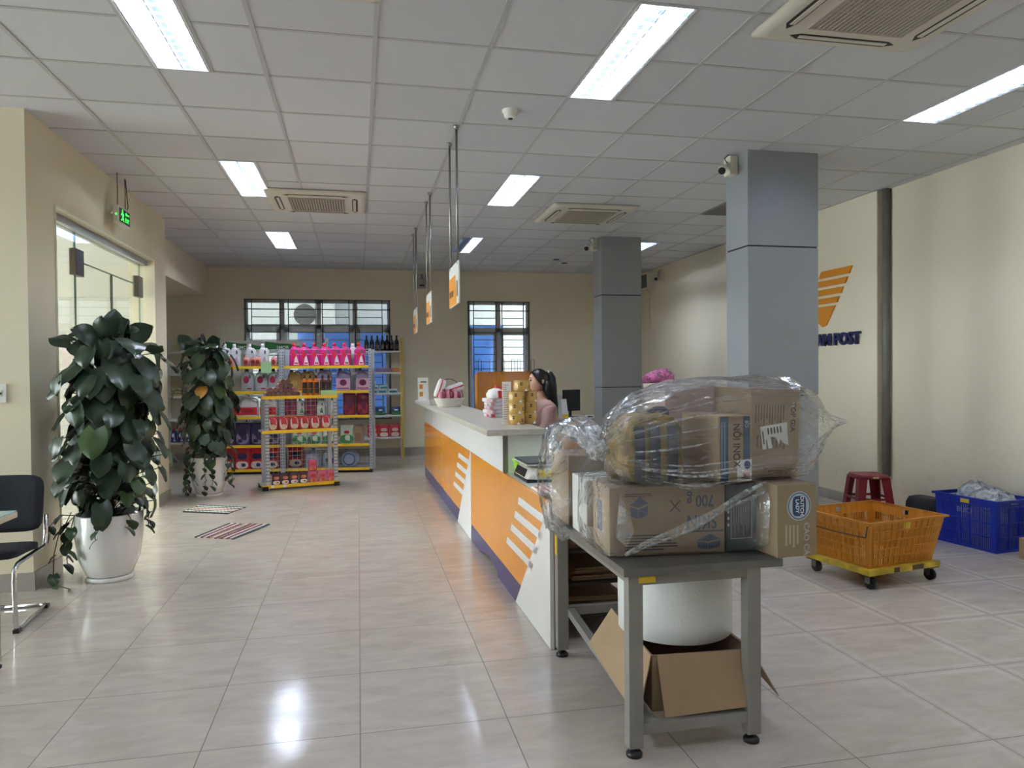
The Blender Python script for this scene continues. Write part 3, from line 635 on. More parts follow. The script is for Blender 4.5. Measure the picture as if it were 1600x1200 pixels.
# ---- low worktop: scale, basket, price sheet
t = thing('weighing_scale', 'cream weighing scale with dark platform on the low worktop', 'scale', cp(.215, .83, .738), CR)
SCB = mat('scale_cream', (214, 212, 202), .4)
bm = BM(); loft(bm, [(0, 0, .012, .17, .175, 10), (0, 0, .03, .175, .18, 10), (0, 0, .075, .155, .165, 10), (0, 0, .085, .14, .15, 10)], 32); obj('body', bm, SCB, t)
bm = BM(); box(bm, -.172, .172, -.176, .176, .0, .02); obj('base', bm, BLACK, t)
bm = BM(); box(bm, -.17, .17, -.17, .17, .105, .118, bev=.004); obj('platform', bm, mat('dark_platform', (70, 74, 78), .35, .4), t)
bm = BM(); box(bm, -.172, .172, -.172, .172, .098, .107); obj('platform_rim', bm, SCB, t); bm = BM(); box(bm, -.1, .1, -.1, .1, .085, .099); obj('neck', bm, BLACK, t)
bm = BM(); quad_bar(bm, (-.178, 0, .03), (-.16, 0, .074), .24, .006, (-1, 0, .4)); obj('display', bm, BLACK, t)
bm = BM(); quad_bar(bm, (-.06, -.183, .035), (-.06, -.17, .07), .085, .004, (0, -1, .3)); obj('sticker', bm, mat('yellow_sticker', (226, 196, 60), .5), t)
t = thing('small_basket', 'lime green plastic basket beside the scale', 'basket', cp(.115, 1.045, .738), CR)
LIME = mat('lime_plastic', (166, 214, 62), .4)
bm = BM(); loft(bm, [(0, 0, .0, .05, .05, 5), (0, 0, .004, .052, .052, 5), (0, 0, .085, .064, .064, 5), (0, 0, .085, .058, .058, 5), (0, 0, .01, .048, .048, 5)], 28, cap1=True); obj('tub', bm, LIME, t)
bm = BM(); loft(bm, [(0, 0, .082, .068, .068, 5), (0, 0, .092, .068, .068, 5), (0, 0, .092, .058, .058, 5), (0, 0, .082, .058, .058, 5)], 28, cap0=False, cap1=False); obj('rim', bm, LIME, t)
bm = BM()
for k in range(14):
    a = -.05+k*.0077; box(bm, a-.0015, a+.0015, -.064, -.055, .015, .075)
obj('slot', bm, mat('lime_slot_dark', (110, 150, 40), .6), t)
PAPER = mat('paper', (238, 238, 236), .7, vary=.01)
t = thing('price_sheet', 'sheet with red printed lines on the end of the low worktop', 'sheet', cp(.17, .36, .7375), CR)
bm = BM(); box(bm, -.15, .2, -.13, .11, 0, .012); obj('board', bm, PAPER, t)
RED = mat('red_print', (206, 62, 58), .6)
for k in range(9):
    bm = BM(); x = -.14+k*.036; box(bm, x, x+.013, -.12+(k % 3)*.02, .09, .012, .0126); obj('printed_line', bm, RED, t)
bm = BM(); box(bm, -.1, .1, -.14, .14, 0, .003); o = obj('document', bm, PAPER, loc=cp(.42, 1.3, .738), rotz=.3); tag(o, 'white paper lying on the staff worktop behind the scale', 'paper')
# ---- on the high counter
ZT = 1.0215
t = thing('brochure_stand', 'white menu card with orange codes at the far counter end', 'card stand', cp(-.02, 6.2, ZT), CR)
bm = BM(); box(bm, -.085, .085, -.06, .06, 0, .006); obj('foot', bm, SIGNW, t)
tl = Matrix.Rotation(-.16, 4, 'X')
bm = BM(); box(bm, -.07, .07, -.004, .0, .0, .3, M=Matrix.Translation((0, 0, .004)) @ tl); obj('card', bm, PAPER, t)
for z in (.05, .15):
    bm = BM(); box(bm, -.05, -.005, -.006, -.004, z, z+.06, M=Matrix.Translation((0, 0, .004)) @ tl); obj('orange_square', bm, SIGNO, t)
bm = BM(); box(bm, -.035, .045, -.006, -.004, .235, .25, M=Matrix.Translation((0, 0, .004)) @ tl); obj('heading', bm, DARKGREY, t)
t = thing('gift_basket', 'white wicker basket with arched handle full of red sweets', 'basket', cp(.07, 4.3, ZT), CR)
WICK = mat('white_wicker', (224, 220, 212), .6, bump=.6, scale=40)
bm = BM(); loft(bm, [(0, 0, 0, .12, .10, 3), (0, 0, .01, .125, .105, 3), (0, 0, .09, .16, .13, 3), (0, 0, .095, .165, .135, 3), (0, 0, .095, .15, .12, 3), (0, 0, .03, .12, .1, 3)], 28); obj('basket_body', bm, WICK, t)
bm = BM(); tube(bm, [(-.15*math.cos(a), 0, .08+.22*math.sin(a)) for a in [PI*k/16 for k in range(17)]], .005, 6); obj('handle', bm, mat('twig_handle', (120, 96, 76), .6), t)
FOIL = mat('pink_sweet_foil', (206, 130, 150), .3, vary=.2, scale=20); WINE = mat('wine_red_wrap', (122, 34, 52), .35, vary=.15); WHW = mat('white_wrap', (232, 228, 226), .4)
k = 0
for r_ in range(2):
    for i in range(6 if r_ == 0 else 4):
        bm = BM(); lathe(bm, [(.0, -.05), (.018, -.046), (.02, 0), (.018, .046), (0, .05)], 10, cap0=False, cap1=False)
        x = -.1+.04*i+.04*r_; y = -.075+.04*r_; z = .115+.03*r_
        o = obj('sweet_packet', bm, (FOIL, WINE)[(i+r_) % 2], M=Matrix.Translation(Vector(cp(.07, 4.3, ZT))+Vector((x, y, z))) @ Matrix.Rotation(.25*math.sin(i*2.1), 4, 'Y'))
        tag(o, 'wrapped sweet in the white basket, %s of the %s row' % (('first', 'second', 'third', 'fourth', 'fifth', 'sixth')[i], ('front', 'back')[r_]), 'sweet', 'sweets in the gift basket')
for i, (x, z, a, b_) in enumerate(((-.1, .2, .35, 0), (.06, .2, 1.25, .02))):
    t2 = thing('candy_bag', ('red and white striped bag standing in the gift basket', 'red and white striped bag lying across the gift basket')[i], 'bag', tuple(Vector(cp(.07, 4.3, ZT))+Vector((x, b_-.02, z))))
    t2.rotation_euler = (0, a, 0)
    bm = BM(); loft(bm, [(0, 0, -.1, .035, .012, 3), (0, 0, -.06, .045, .03, 2.5), (0, 0, .06, .045, .03, 2.5), (0, 0, .1, .035, .008, 3)], 16); obj('bag_body', bm, WHW, t2)
    bm = BM(); loft(bm, [(0, 0, -.098, .014, .0135, 3), (0, 0, -.06, .016, .032, 2.5), (0, 0, .06, .016, .032, 2.5), (0, 0, .098, .014, .01, 3)], 12); obj('red_stripe', bm, mat('bright_red_wrap', (196, 34, 40), .35), t2)
CLEAR = film('clear_plastic_tray', body=.12, scale=30)
bm = BM(); loft(bm, [(0, 0, 0, .05, .07, 5), (0, 0, .06, .06, .08, 5), (0, 0, .065, .06, .08, 5)], 20); o = obj('clear_tray', bm, CLEAR, loc=cp(-.03, 4.75, ZT), rotz=CR); tag(o, 'clear plastic tray beside the gift basket on the counter', 'tray')
# pile of packs beside the paper stand
BK = mat('white_mauve_pack', (206, 200, 206), .5, vary=.06, scale=14); BK2 = mat('red_white_pack', (214, 150, 150), .5, vary=.25, scale=12)
for k in range(5):
    t2 = thing('tissue_pack', 'white %s pack in the pile beside the paper stand' % ('lowest', 'second lowest', 'middle', 'second highest', 'highest')[k], 'pack', (1.105+.006*math.sin(k*3), 5.93, ZT+.031*k), .12*math.sin(k*2)+.05, 'packs piled on the counter')
    bm = BM(); loft(bm, [(0, 0, .0, .075, .11, 8), (0, 0, .005, .08, .115, 8), (0, 0, .026, .08, .115, 8), (0, 0, .03, .076, .11, 8)], 24); obj('pack_body', bm, BK, t2)
    bm = BM(); box(bm, -.082, -.079, -.1, -.03, .006, .025); box(bm, -.06, -.03, -.117, -.114, .004, .026); obj('coloured_end', bm, (BK2, RED)[k == 0], t2)
t2 = thing('gift_pack', 'round white gift pack with red bow topping the pile of packs', 'gift', (1.11, 5.92, ZT+.156))
bm = BM(); loft(bm, [(0, 0, 0, .075, .1, 3), (0, 0, .03, .08, .1, 2.5), (0, 0, .065, .06, .08, 2.3), (0, 0, .08, .02, .03, 2)], 20); obj('wrap', bm, WHW, t2)
bm = BM()
for s in (-1, 1): loft(bm, [(.03+s*.005, 0, .055, .01, .01, 2), (.035+s*.025, 0, .085, .022, .016, 2), (.035+s*.03, 0, .105, .008, .008, 2)], 12)
box(bm, .0, .03, -.103, -.08, .0, .06); obj('bow', bm, mat('bright_red_wrap', (196, 34, 40), .35), t2)
t = thing('paper_stand', 'tall white printed notice standing beside the tape rolls', 'notice', cp(.125, 1.58, ZT), CR)
bm = BM(); box(bm, -.04, .075, -.04, .06, 0, .003); obj('base', bm, PAPER, t)
bm = BM(); box(bm, -.032, .032, -.002, .002, .004, .3, M=Matrix.Rotation(-.05, 4, 'X')); obj('sheet', bm, PAPER, t)
bm = BM(); box(bm, .03, .045, -.003, .008, .003, .085); obj('clip', bm, mat('navy_clip', (36, 42, 70), .4), t)
INK = mat('pale_print_ink', (150, 150, 165), .6)
bm = BM()
for k in range(16):
    z = .275-.016*k; box(bm, -.026, .01+.014*math.sin(k*5.3), -.0035, -.0028, z, z+.004, M=Matrix.Rotation(-.05, 4, 'X'))
obj('fine_print', bm, INK, t)
TAPE = mat('printed_packing_tape', (190, 150, 78), .25, vary=.14, scale=6, coat=.4); TAPEB = mat('tape_print_black', (48, 40, 40), .4); KRAFTC = mat('tape_core', (170, 140, 104), .7)
def tape_roll():
    t = thing('tape_roll', '', 'tape roll', group='gold tape rolls on the counter')
    bm = BM(); lathe(bm, [(.034, 0), (.057, 0), (.059, .003), (.059, .074), (.057, .077), (.034, .077)], 28, cap0=False, cap1=False); obj('wound_tape', bm, TAPE, t)
    bm = BM(); lathe(bm, [(.031, .0), (.034, 0), (.034, .077), (.031, .077), (.031, 0)], 24, cap0=False, cap1=False); obj('core', bm, KRAFTC, t)
    for a, z, w_ in ((-2.3, .05, .015), (-1.2, .03, .017), (-1.75, .012, .02), (-.5, .05, .015)):
        bm = BM()
        for s in range(5):
            a0, a1 = a+s*w_*4, a+(s+1)*w_*4
            if z == .012: face(bm, [bm.verts.new((.0597*math.cos(x), .0597*math.sin(x), zz)) for x, zz in ((a0, 0.001), (a1, .001), (a1, .02-.003*abs(s-2)*2), (a0, .02-.003*abs(s-2)*2))])
            else:
                for dz in (0, .0125) : face(bm, [bm.verts.new((.0597*math.cos(x), .0597*math.sin(x), zz)) for x, zz in ((a0, z-.008+dz), (a1, z-.008+dz), (a1, z+dz), (a0, z+dz))])
        obj('printed_mark', bm, PAPER if z == .012 else TAPEB, t)
    return t
for j, (x, y) in enumerate(((1.088, 5.02), (1.192, 5.085))):
    for k in range(3):
        KIT('tape', tape_roll, (x, y, ZT+.0775*k), .5*j+.15*k, 'gold packing tape roll, %s of the %s' % (('bottom', 'middle', 'top')[k], ('left stack beside the paper stand', 'right stack nearer the woman')[j]), 'gold tape rolls on the counter')
KIT('tape', tape_roll, (1.135, 5.05, ZT+.2325), .3, 'gold packing tape roll resting alone on top of both stacks', 'gold tape rolls on the counter')
# ================================================================ STEEL TABLE AND PARCELS
TZ = .69
TSTEEL = mat('grey_painted_steel', (148, 145, 140), .4, .2, vary=.07, scale=6); TTOP = mat('worn_steel_top', (124, 122, 118), .3, .6, vary=.12, scale=9)
t = thing('work_table', 'grey steel work table loaded with bagged parcels', 'table', (1.22, 2.95, 0))
def loc_t(x, y): return x-1.22, y-2.95
bm = BM(); box(bm, -.31, .315, -.52, .515, .66, TZ, bev=.002); obj('tabletop', bm, TTOP, t)
legs = ((.96, 2.47), (1.425, 2.47), (.96, 3.425), (1.425, 3.425))
for x, y in legs:
    a, b_ = loc_t(x, y)
    bm = BM(); box(bm, a-.027, a+.027, b_-.025, b_+.025, .035, .66, bev=.002); lg = obj('leg', bm, TSTEEL, t)
    bm = BM(); lathe(bm, [(.03, 0), (.03, .012), (.02, .022), (.01, .024), (.01, .036)], 16, c=(a, b_, 0)); obj('levelling_foot', bm, BLACK, lg)
for y in (2.47, 3.425):
    a, b_ = loc_t(.987, y); c, d = loc_t(1.398, y)
    bm = BM(); box(bm, a, c, b_-.018, b_+.018, .622, .66); obj('top_rail', bm, TSTEEL, t)
    bm = BM(); z = .08 if y < 3 else .2; box(bm, a, c, b_-.018, b_+.018, z, z+.04); obj('lower_rail', bm, TSTEEL, t)
for x in (.96, 1.425):
    a, _ = loc_t(x, 0); bm = BM(); box(bm, a-.018, a+.018, -.455, .45, .622, .66); obj('side_rail', bm, TSTEEL, t)
bm = BM(); quad_bar(bm, (-.22, .455, .22), (-.195, -.46, .1), .035, .035); obj('stretcher', bm, TSTEEL, t)
bm = BM(); box(bm, -.25, -.185, -.5065, -.5055, .632, .655); obj('yellow_sticker', bm, mat('yellow_label', (226, 190, 40), .5), t)
bm = BM(); box(bm, -.2885, -.2868, .46, .49, .5, .6); obj('yellow_sticker', bm, MATS['yellow_label'], t)
# ---- open carton with the bubble wrap roll
t = thing('open_carton', 'open tan carton with spread flaps under the steel table', 'carton', (1.265, 2.77, .121), -.06)
bm = BM(); th = .005; a, b_, H = .195, .25, .21
box(bm, -a, a, -b_, b_, 0, th)
for x in (-a, a-th): box(bm, x, x+th, -b_, b_, 0, H)
for y in (-b_, b_-th): box(bm, -a, a, y, y+th, 0, H)
obj('carton_body', bm, CARD, t)
def flap(p0, p1, q1, q0):
    bm = BM(); A = [bm.verts.new(p) for p in (p0, p1, q1, q0)]; n = (A[1].co-A[0].co).cross(A[3].co-A[0].co).normalized()*.004; B = [bm.verts.new(v.co+n) for v in A]
    face(bm, A[::-1]); face(bm, B)
    for i in range(4): face(bm, [A[i], A[(i+1) % 4], B[(i+1) % 4], B[i]])
    return obj('flap', bm, CARD3, t)
flap((-a, -b_, H), (-a, b_+.02, H+.01), (-a-.1, b_+.03, .07), (-a-.06, -b_-.02, -.02))
flap((a-.02, -b_-.002, H), (-a+.02, -b_-.002, H), (-a+.03, -b_-.055, -.0), (a+.01, -b_-.055, .02))
flap((a, b_, H), (a, -b_, H), (a+.125, -b_+.02, H-.2), (a+.11, b_-.03, H-.12))
flap((-a, b_, H), (a, b_, H), (a, b_+.08, H-.14), (-a, b_+.08, H-.14))
bm = BM(); box(bm, -.02, .03, -b_-.0015, -b_-.0005, .0, .05); obj('red_print', bm, RED, t)
BUB = mat('bubble_wrap_film', (240, 242, 244), .28, vary=.01, scale=120, bump=.4, spec=.6)
bm = BM(); lathe(bm, [(.06, .003), (.22, 0), (.228, .004), (.23, .15), (.228, .296), (.22, .3), (.06, .297)], 48, cap0=False, cap1=False)
t = thing('bubble_wrap_roll', 'big white roll of bubble wrap sitting in the open carton', 'bubble wrap', (1.262, 2.79, .338)); obj('wound_wrap', bm, BUB, t)
bm = BM(); lathe(bm, [(.055, .0), (.06, 0), (.06, .298), (.055, .298), (.055, 0)], 24, cap0=False, cap1=False); obj('core', bm, KRAFTC, t)
# ---- parcels
INKB = mat('blue_grey_print', (74, 82, 112), .6); INKD = mat('dark_print', (62, 58, 58), .6); TPE = film('clear_tape', (214, 196, 160), body=.25, rough=.15, bump=.1)
def parcel(label, loc, rot, wx, dy, hz, m, tilt=0, cat='cardboard box', nm='cardboard_box', tape=True):
    t = thing(nm, label, cat, loc, rot)
    if tilt: t.rotation_euler = (0, tilt, rot)
    bm = BM(); box(bm, 0, wx, 0, dy, 0, hz, bev=.004); obj('carton_body', bm, m, t)
    if tape:
        bm = BM(); box(bm, -.0005, wx+.0005, dy/2-.025, dy/2+.025, hz-.0, hz+.0007); obj('packing_tape', bm, TPE, t)
    return t
def rect(t, nm, x0, x1, z0, z1, m, y=-.0006):
    bm = BM(); box(bm, x0, x1, y, y+.0005, z0, z1); return obj(nm, bm, m, t)
def lines(t, x0, x1, z0, z1, n, m, vertical=False, seed=1, y=-.0006):
    """illegible fine print"""
    rd = random.Random(seed); bm = BM()
    for k in range(n):
        L_ = rd.uniform(.6, 1)
        if vertical:
            w_ = (x1-x0)/n; box(bm, x0+k*w_, x0+k*w_+w_*.45, y, y+.0005, z1-(z1-z0)*L_, z1)
        else:
            h_ = (z1-z0)/n; box(bm, x0, x0+(x1-x0)*L_, y, y+.0005, z1-(k+1)*h_, z1-(k+1)*h_+h_*.45)
    return obj('fine_print', bm, m, t)
FX, FZ = (1, 0, 0), (0, 0, 1)
b1 = parcel('kraft carton with upside down blue print on the front of the table', (.918, 2.602, TZ+.001), -.1, .452, .285, .26, CARD)
lettering('lettering', 'SKIN', .075, (.36, -.0006, .125), (-1, 0, 0), (0, 0, -1), INKB, b1, bold=.0015, squash=.75)
lettering('lettering', '700 g', .065, (.355, -.0006, .205), (-1, 0, 0), (0, 0, -1), INKB, b1, bold=.001, squash=.75)
rect(b1, 'print_band', .31, .445, .083, .09, INKB); lines(b1, .06, .3, .02, .085, 6, INKD, seed=3); lines(b1, .06, .18, .225, .24, 2, INKD, seed=5)
def crate_print(t, x, z, w_, h_):
    bm = BM(); prism(bm, [(x, z+h_*.55), (x+w_*.45, z+h_*.42), (x+w_*.45, z), (x+w_*.06, z+h_*.12)], (0, -.0008, 0), FX, FZ, .0003); prism(bm, [(x+w_*.48, z+h_*.42), (x+w_, z+h_*.6), (x+w_*.95, z+h_*.15), (x+w_*.48, z)], (0, -.0008, 0), FX, FZ, .0003)
    prism(bm, [(x, z+h_*.62), (x+w_*.46, z+h_*.5), (x+w_, z+h_*.68), (x+w_*.55, z+h_)], (0, -.0008, 0), FX, FZ, .0003)
    obj('printed_crate_drawing', bm, INKB, t)
crate_print(b1, .08, .14, .07, .085); crate_print(b1, .34, .015, .095, .06)
bm = BM()
for a0 in (.8, 2.3): quad_bar(bm, (.255-.03*math.cos(a0), -.0008, .185-.03*math.sin(a0)), (.255+.03*math.cos(a0), -.0008, .185+.03*math.sin(a0)), .005, .0006, (0, 1, 0))
obj('crossed_mark', bm, INKD, b1)
bm = BM(); box(bm, -.0006, -.0001, .12, .2, .07, .19); obj('print_band', bm, INKB, b1)
b2 = parcel('white wrapped box standing behind the upside down printed carton', (.925, 2.905, TZ+.001), -.04, .3, .24, .245, mat('white_wrap_carton', (222, 222, 220), .5, vary=.03))
b3 = parcel('black printed box between the kraft carton and the milk carton', (1.375, 2.562, TZ+.001), -.02, .128, .3, .262, mat('black_printed_card', (40, 44, 50), .4, vary=.06))
WPR = mat('white_print', (200, 204, 206), .6)
lines(b3, .028, .1, .06, .19, 10, mat('faint_white_print', (120, 126, 130), .6), True, 8)
bm = BM()
for q in ((.02, .108, .05, .052), (.02, .108, .196, .198), (.02, .022, .05, .198), (.106, .108, .05, .198)): box(bm, q[0], q[1], -.0008, -.0003, q[2], q[3])
obj('label_outline', bm, WPR, b3)
for z in (.1, .125, .15): rect(b3, 'printed_symbol', .006, .014, z, z+.01, WPR)
b4 = parcel('tan milk carton with round blue emblem overhanging the table end', (1.512, 2.432, TZ+.001), .06, .172, .3, .272, mat('tan_milk_carton', (156, 136, 108), .6, vary=.04, scale=6))
def disc(t, x, z, rx, rz, m, y, nm):
    bm = BM(); f = [bm.verts.new((x+rx*math.cos(2*PI*i/36), y, z+rz*math.sin(2*PI*i/36))) for i in range(36)]; face(bm, f); return obj(nm, bm, m, t)
BLU = mat('emblem_blue', (70, 120, 168), .5); BLU2 = mat('emblem_navy', (40, 70, 112), .5)
for k, (s, m_) in enumerate(((1, WPR), (.93, BLU), (.84, WPR))): disc(b4, .094, .19, .052*s, .055*s, m_, -.0006-.0003*k, 'emblem_ring')
bm = BM(); loft(bm, [(.094, .19, 0, .029, .038, 4), (.094, .19, .0004, .029, .038, 4)], 28)
for v in bm.verts: v.co = Vector((v.co.x, -.0018-v.co.z, v.co.y))
obj('emblem_centre', bm, BLU2, b4)
lettering('lettering', 'DUTCH', .021, (.105, -.0024, .19), (0, 0, -1), (1, 0, 0), PAPER, b4, bold=.0005); lettering('lettering', 'LADY', .021, (.085, -.0024, .19), (0, 0, -1), (1, 0, 0), PAPER, b4, bold=.0005)
lettering('lettering', 'CAO CÁ', .032, (.125, -.0008, .065), (0, 0, -1), (1, 0, 0), WPR, b4)
lines(b4, .035, .1, .01, .12, 4, mat('faint_tan_print', (196, 182, 160), .6), True, 4)
# ---- upper layer
ZU = .966
t = thing('woven_sack', 'yellow and black striped sack in the knotted clear bag', 'sack', (1.095, 2.7, ZU), .1)
YEL = mat('yellow_woven_bag', (130, 104, 36), .55, vary=.5, scale=13, bump=.8)
bm = BM(); rd = random.Random(4)
loft(bm, [(0, 0, 0, .1, .1, 5), (0, 0, .025, .118, .115, 6), (0, 0, .08, .12, .12, 6), (0, 0, .14, .118, .118, 6), (.004, 0, .2, .112, .11, 5), (.01, 0, .24, .092, .09, 4), (.012, 0, .262, .05, .05, 3)], 36, wob=lambda k, i, a, p: Vector((.008*math.sin(5*a+k*2.7), .007*math.cos(7*a+k*1.9), .006*math.sin(4*a+k)))); obj('sack_body', bm, YEL, t)
NAVB = mat('navy_band', (34, 40, 58), .5, vary=.1)
for x in (-.085, -.02, .055):
    bm = BM(); pts = [(x, -.132, .01), (x, -.136, .1), (x+.003, -.13, .17), (x+.004, -.118, .215)]
    for p, q in zip(pts, pts[1:]): quad_bar(bm, p, q, .042, .004, (0, -1, 0))
    obj('dark_band', bm, NAVB, t)
bm = BM(); loft(bm, [(.05, -.02, .235, .05, .04, 2), (.055, -.02, .27, .045, .035, 2), (.06, -.02, .285, .02, .015, 2)], 14); obj('dark_top', bm, NAVB, t)
b5 = parcel('kraft carton with two vertical blue bands in the knotted bag', (1.322, 2.52, ZU), .02, .142, .3, .252, CARD3)
BND = mat('band_blue', (48, 84, 116), .5, vary=.08)
rect(b5, 'blue_band', .008, .042, .0, .25, BND); rect(b5, 'blue_band', .104, .132, .07, .25, BND)
lettering('lettering', 'NỒI INOX', .04, (.075, -.0008, .14), (0, 0, -1), (1, 0, 0), INKD, b5, bold=.0008, squash=.9)
lines(b5, .012, .036, .03, .23, 2, mat('band_print', (120, 150, 176), .6), True, 6, y=-.0012); lettering('lettering', 'BO', .02, (.118, -.0012, .22), (0, 0, -1), (1, 0, 0), WPR, b5)
rect(b5, 'white_sticker', .078, .139, .004, .085, PAPER, -.0014); disc(b5, .12, .065, .014, .016, mat('emblem_indigo', (40, 60, 130), .5), -.002, 'round_emblem'); rect(b5, 'red_stamp', .1, .132, .01, .035, mat('pink_stamp', (214, 150, 150), .6), -.002)
rect(b5, 'stamp_mark', .108, .114, .014, .03, INKD, -.0026)
b6 = parcel('tall kraft carton with a torn white label, right end of the knotted bag', (1.472, 2.565, ZU+.012), .05, .222, .29, .345, CARD, tilt=.045)
for z in (.045, .085, .285, .315): rect(b6, 'crease_line', .004, .218, z, z+.0015, CARD2)
lettering('lettering', 'TOP GIA', .03, (.188, -.0008, .235), (0, 0, -1), (1, 0, 0), INKD, b6, bold=.0006)
lines(b6, .02, .155, .19, .282, 11, mat('brown_print', (112, 92, 72), .6), True, 9); lines(b6, .03, .165, .1, .16, 8, MATS['brown_print'], True, 12)
bm = BM(); a0 = .17; ax_, az_ = (math.cos(a0), 0, math.sin(a0)), (-math.sin(a0), 0, math.cos(a0))
prism(bm, [(0, .09), (.0, .0), (.016, .0), (.018, .035), (.024, .035), (.026, .0), (.044, .0), (.04, .045), (.062, .04), (.076, .008), (.082, .03), (.096, .01), (.115, .0), (.12, .09)], (.058, -.0008, .105), ax_, az_, .0006); obj('torn_label', bm, PAPER, b6)
bm = BM()
for k in range(5): prism(bm, [(.03+k*.014, .055), (.036+k*.014, .055), (.036+k*.014, .08), (.03+k*.014, .08)], (.058, -.0016, .105), ax_, az_, .0003)
prism(bm, [(.006, .02), (.011, .02), (.011, .07), (.006, .07)], (.058, -.0016, .105), ax_, az_, .0003); obj('label_print', bm, INKD, b6)
b7 = parcel('pinkish foam wrapped package at the back of the knotted bag', (1.245, 2.83, ZU), .03, .235, .22, .37, mat('pink_foam_wrap', (190, 168, 158), .5, vary=.08, bump=.4))
b8 = parcel('kraft carton in the clear bag at the far left table corner', (.93, 3.19, TZ+.001), .03, .22, .265, .315, CARD)
# ---- clear bags
def bag_x(name, secs, label, m, cat='plastic bag', seg=56, creases=.5, seed=0):
    """bag skin lofted along x: (y centre, z centre, x, half depth, half height, power)"""
    rd = random.Random(seed); ph = [rd.uniform(0, 6) for _ in range(6)]
    n = len(secs)
    def wob(k, i, a, p):
        f = creases*(.022*math.sin(7*a+ph[0]+.6*k)+.014*math.sin(13*a+ph[1]-.9*k)+.009*math.sin(23*a+ph[2]+1.7*k))
        s = secs[k]; r_ = min(s[3], s[4]); return Vector((math.cos(a)*f*min(1, r_*7), math.sin(a)*f*min(1, r_*7), .012*creases*math.sin(3*a+k*2+ph[3])))
    bm = BM(); loft(bm, secs, seg, wob=wob, cap0=False, cap1=False)
    for v in bm.verts: v.co = Vector((v.co.z, v.co.x, v.co.y))
    o = obj(name, bm, m, fix=False); tag(o, label, cat); return o
BAGF = film('clear_polythene', (232, 235, 238), body=.09, rough=.1, bump=.9, scale=14, refl=1.7, stretch=(.6, 1.6, 2.2))
BAGF2 = film('clear_polythene_loose', (232, 235, 238), body=.1, rough=.1, bump=.9, scale=14, refl=1.6)
yc = 2.7
bag_x('knotted_plastic_bag', [(2.62, 1.1, .905, .03, .028, 2), (2.63, 1.1, .925, .06, .06, 2.2), (2.65, 1.1, .95, .12, .105, 2.6), (2.68, 1.105, .985, .17, .135, 3), (yc, 1.115, 1.03, .2, .155, 3.4), (yc, 1.125, 1.1, .215, .165, 4), (yc, 1.142, 1.18, .225, .18, 4),
   (yc+.01, 1.152, 1.26, .235, .19, 4), (yc, 1.158, 1.34, .24, .195, 4.4), (yc, 1.162, 1.42, .245, .2, 4.4), (yc, 1.164, 1.5, .24, .2, 4.4), (yc, 1.163, 1.58, .235, .2, 4.2), (yc, 1.16, 1.66, .225, .193, 4), (yc, 1.155, 1.72, .2, .182, 3.4),
   (yc, 1.152, 1.77, .17, .155, 2.8), (yc, 1.155, 1.82, .12, .115, 2.4), (yc, 1.165, 1.87, .08, .07, 2), (yc, 1.17, 1.92, .05, .032, 2), (yc, 1.172, 1.965, .03, .014, 2), (yc, 1.172, 2.0, .02, .008, 2)],
   'big knotted clear plastic bag holding the upper row of parcels', BAGF, seed=3)
bm = BM(); rd = random.Random(11)   # the crumpled neck of the bag, gathered into a knot
bmesh.ops.create_icosphere(bm, subdivisions=3, radius=.036)
for v in bm.verts:
    d = v.co.normalized(); v.co = d*(.034+.011*math.sin(9*d.x+4*d.z)*math.sin(8*d.y+2)+.006*math.sin(21*d.z+13*d.x)); v.co.x *= 1.1
bmesh.ops.translate(bm, verts=bm.verts[:], vec=(.878, 2.6, 1.098))
loft(bm, [(.86, 2.61, 1.11, .02, .02, 2), (.845, 2.63, 1.13, .035, .03, 2), (.84, 2.66, 1.155, .06, .03, 2), (.84, 2.69, 1.17, .075, .02, 2)], 28, wob=lambda k, i, a, p: Vector((.012*math.sin(8*a+k), .01*math.sin(11*a), .014*math.sin(6*a+k))), cap0=False, cap1=False)
for f in bm.faces: f.smooth = True
o = obj('bag_knot', bm, film('milky_polythene', (236, 238, 240), body=.5, rough=.2, bump=.9, scale=30), bpy.data.objects['knotted_plastic_bag'], fix=False)
bm = BM(); rd = random.Random(5)  # pulled folds as milky ribbons, their bright streaks put into the colour
KB = bpy.data.objects['knotted_plastic_bag']
for k in range(46):
    a = rd.uniform(PI*.9, PI*2.1) if k < 34 else rd.uniform(.5, 2.6); L_ = rd.uniform(.1, .6); n = 16; rows_ = []; w0 = rd.uniform(.001, .0055)
    x0_ = rd.uniform(.94, 1.0)
    for j in range(n):
        f = j/(n-1); x = x0_+L_*f; g = min(1, ((x-.9)/.3))**.55; ry, rz = .03+.215*g, .03+.168*g
        ca, sa = math.cos(a), math.sin(a); c = Vector((x, 2.69+math.copysign(abs(ca)**.62, ca)*ry*1.012, 1.105+.05*f*g+math.copysign(abs(sa)**.62, sa)*rz*1.012))
        u = Vector((0, sa, ca)).normalized(); hw = w0*math.sin(PI*min(.98, f+.05))+.0004
        rows_.append((bm.verts.new(c-u*hw), bm.verts.new(c+u*hw)))
    for j in range(n-1): face(bm, [rows_[j][0], rows_[j][1], rows_[j+1][1], rows_[j+1][0]], 0, True)
obj('fold_highlight', bm, film('milky_fold_highlight', (236, 238, 240), body=.34, rough=.1, bump=.8, scale=30, refl=1.8), KB, fix=False)
lo = bag_x('plastic_bag', [(2.72, .83, .868, .1, .04, 2.6), (2.74, .83, .885, .16, .11, 4), (2.76, .832, .905, .2, .142, 7), (2.76, .832, 1.0, .205, .143, 8), (2.755, .832, 1.12, .205, .141, 8), (2.75, .832, 1.25, .21, .1405, 8), (2.74, .832, 1.37, .21, .14, 8), (2.72, .834, 1.48, .215, .139, 8), (2.66, .834, 1.5, .2, .12, 5)],
   'clear plastic bag stretched over the lower row of cartons', BAGF2, creases=.16, seed=8, seg=64)
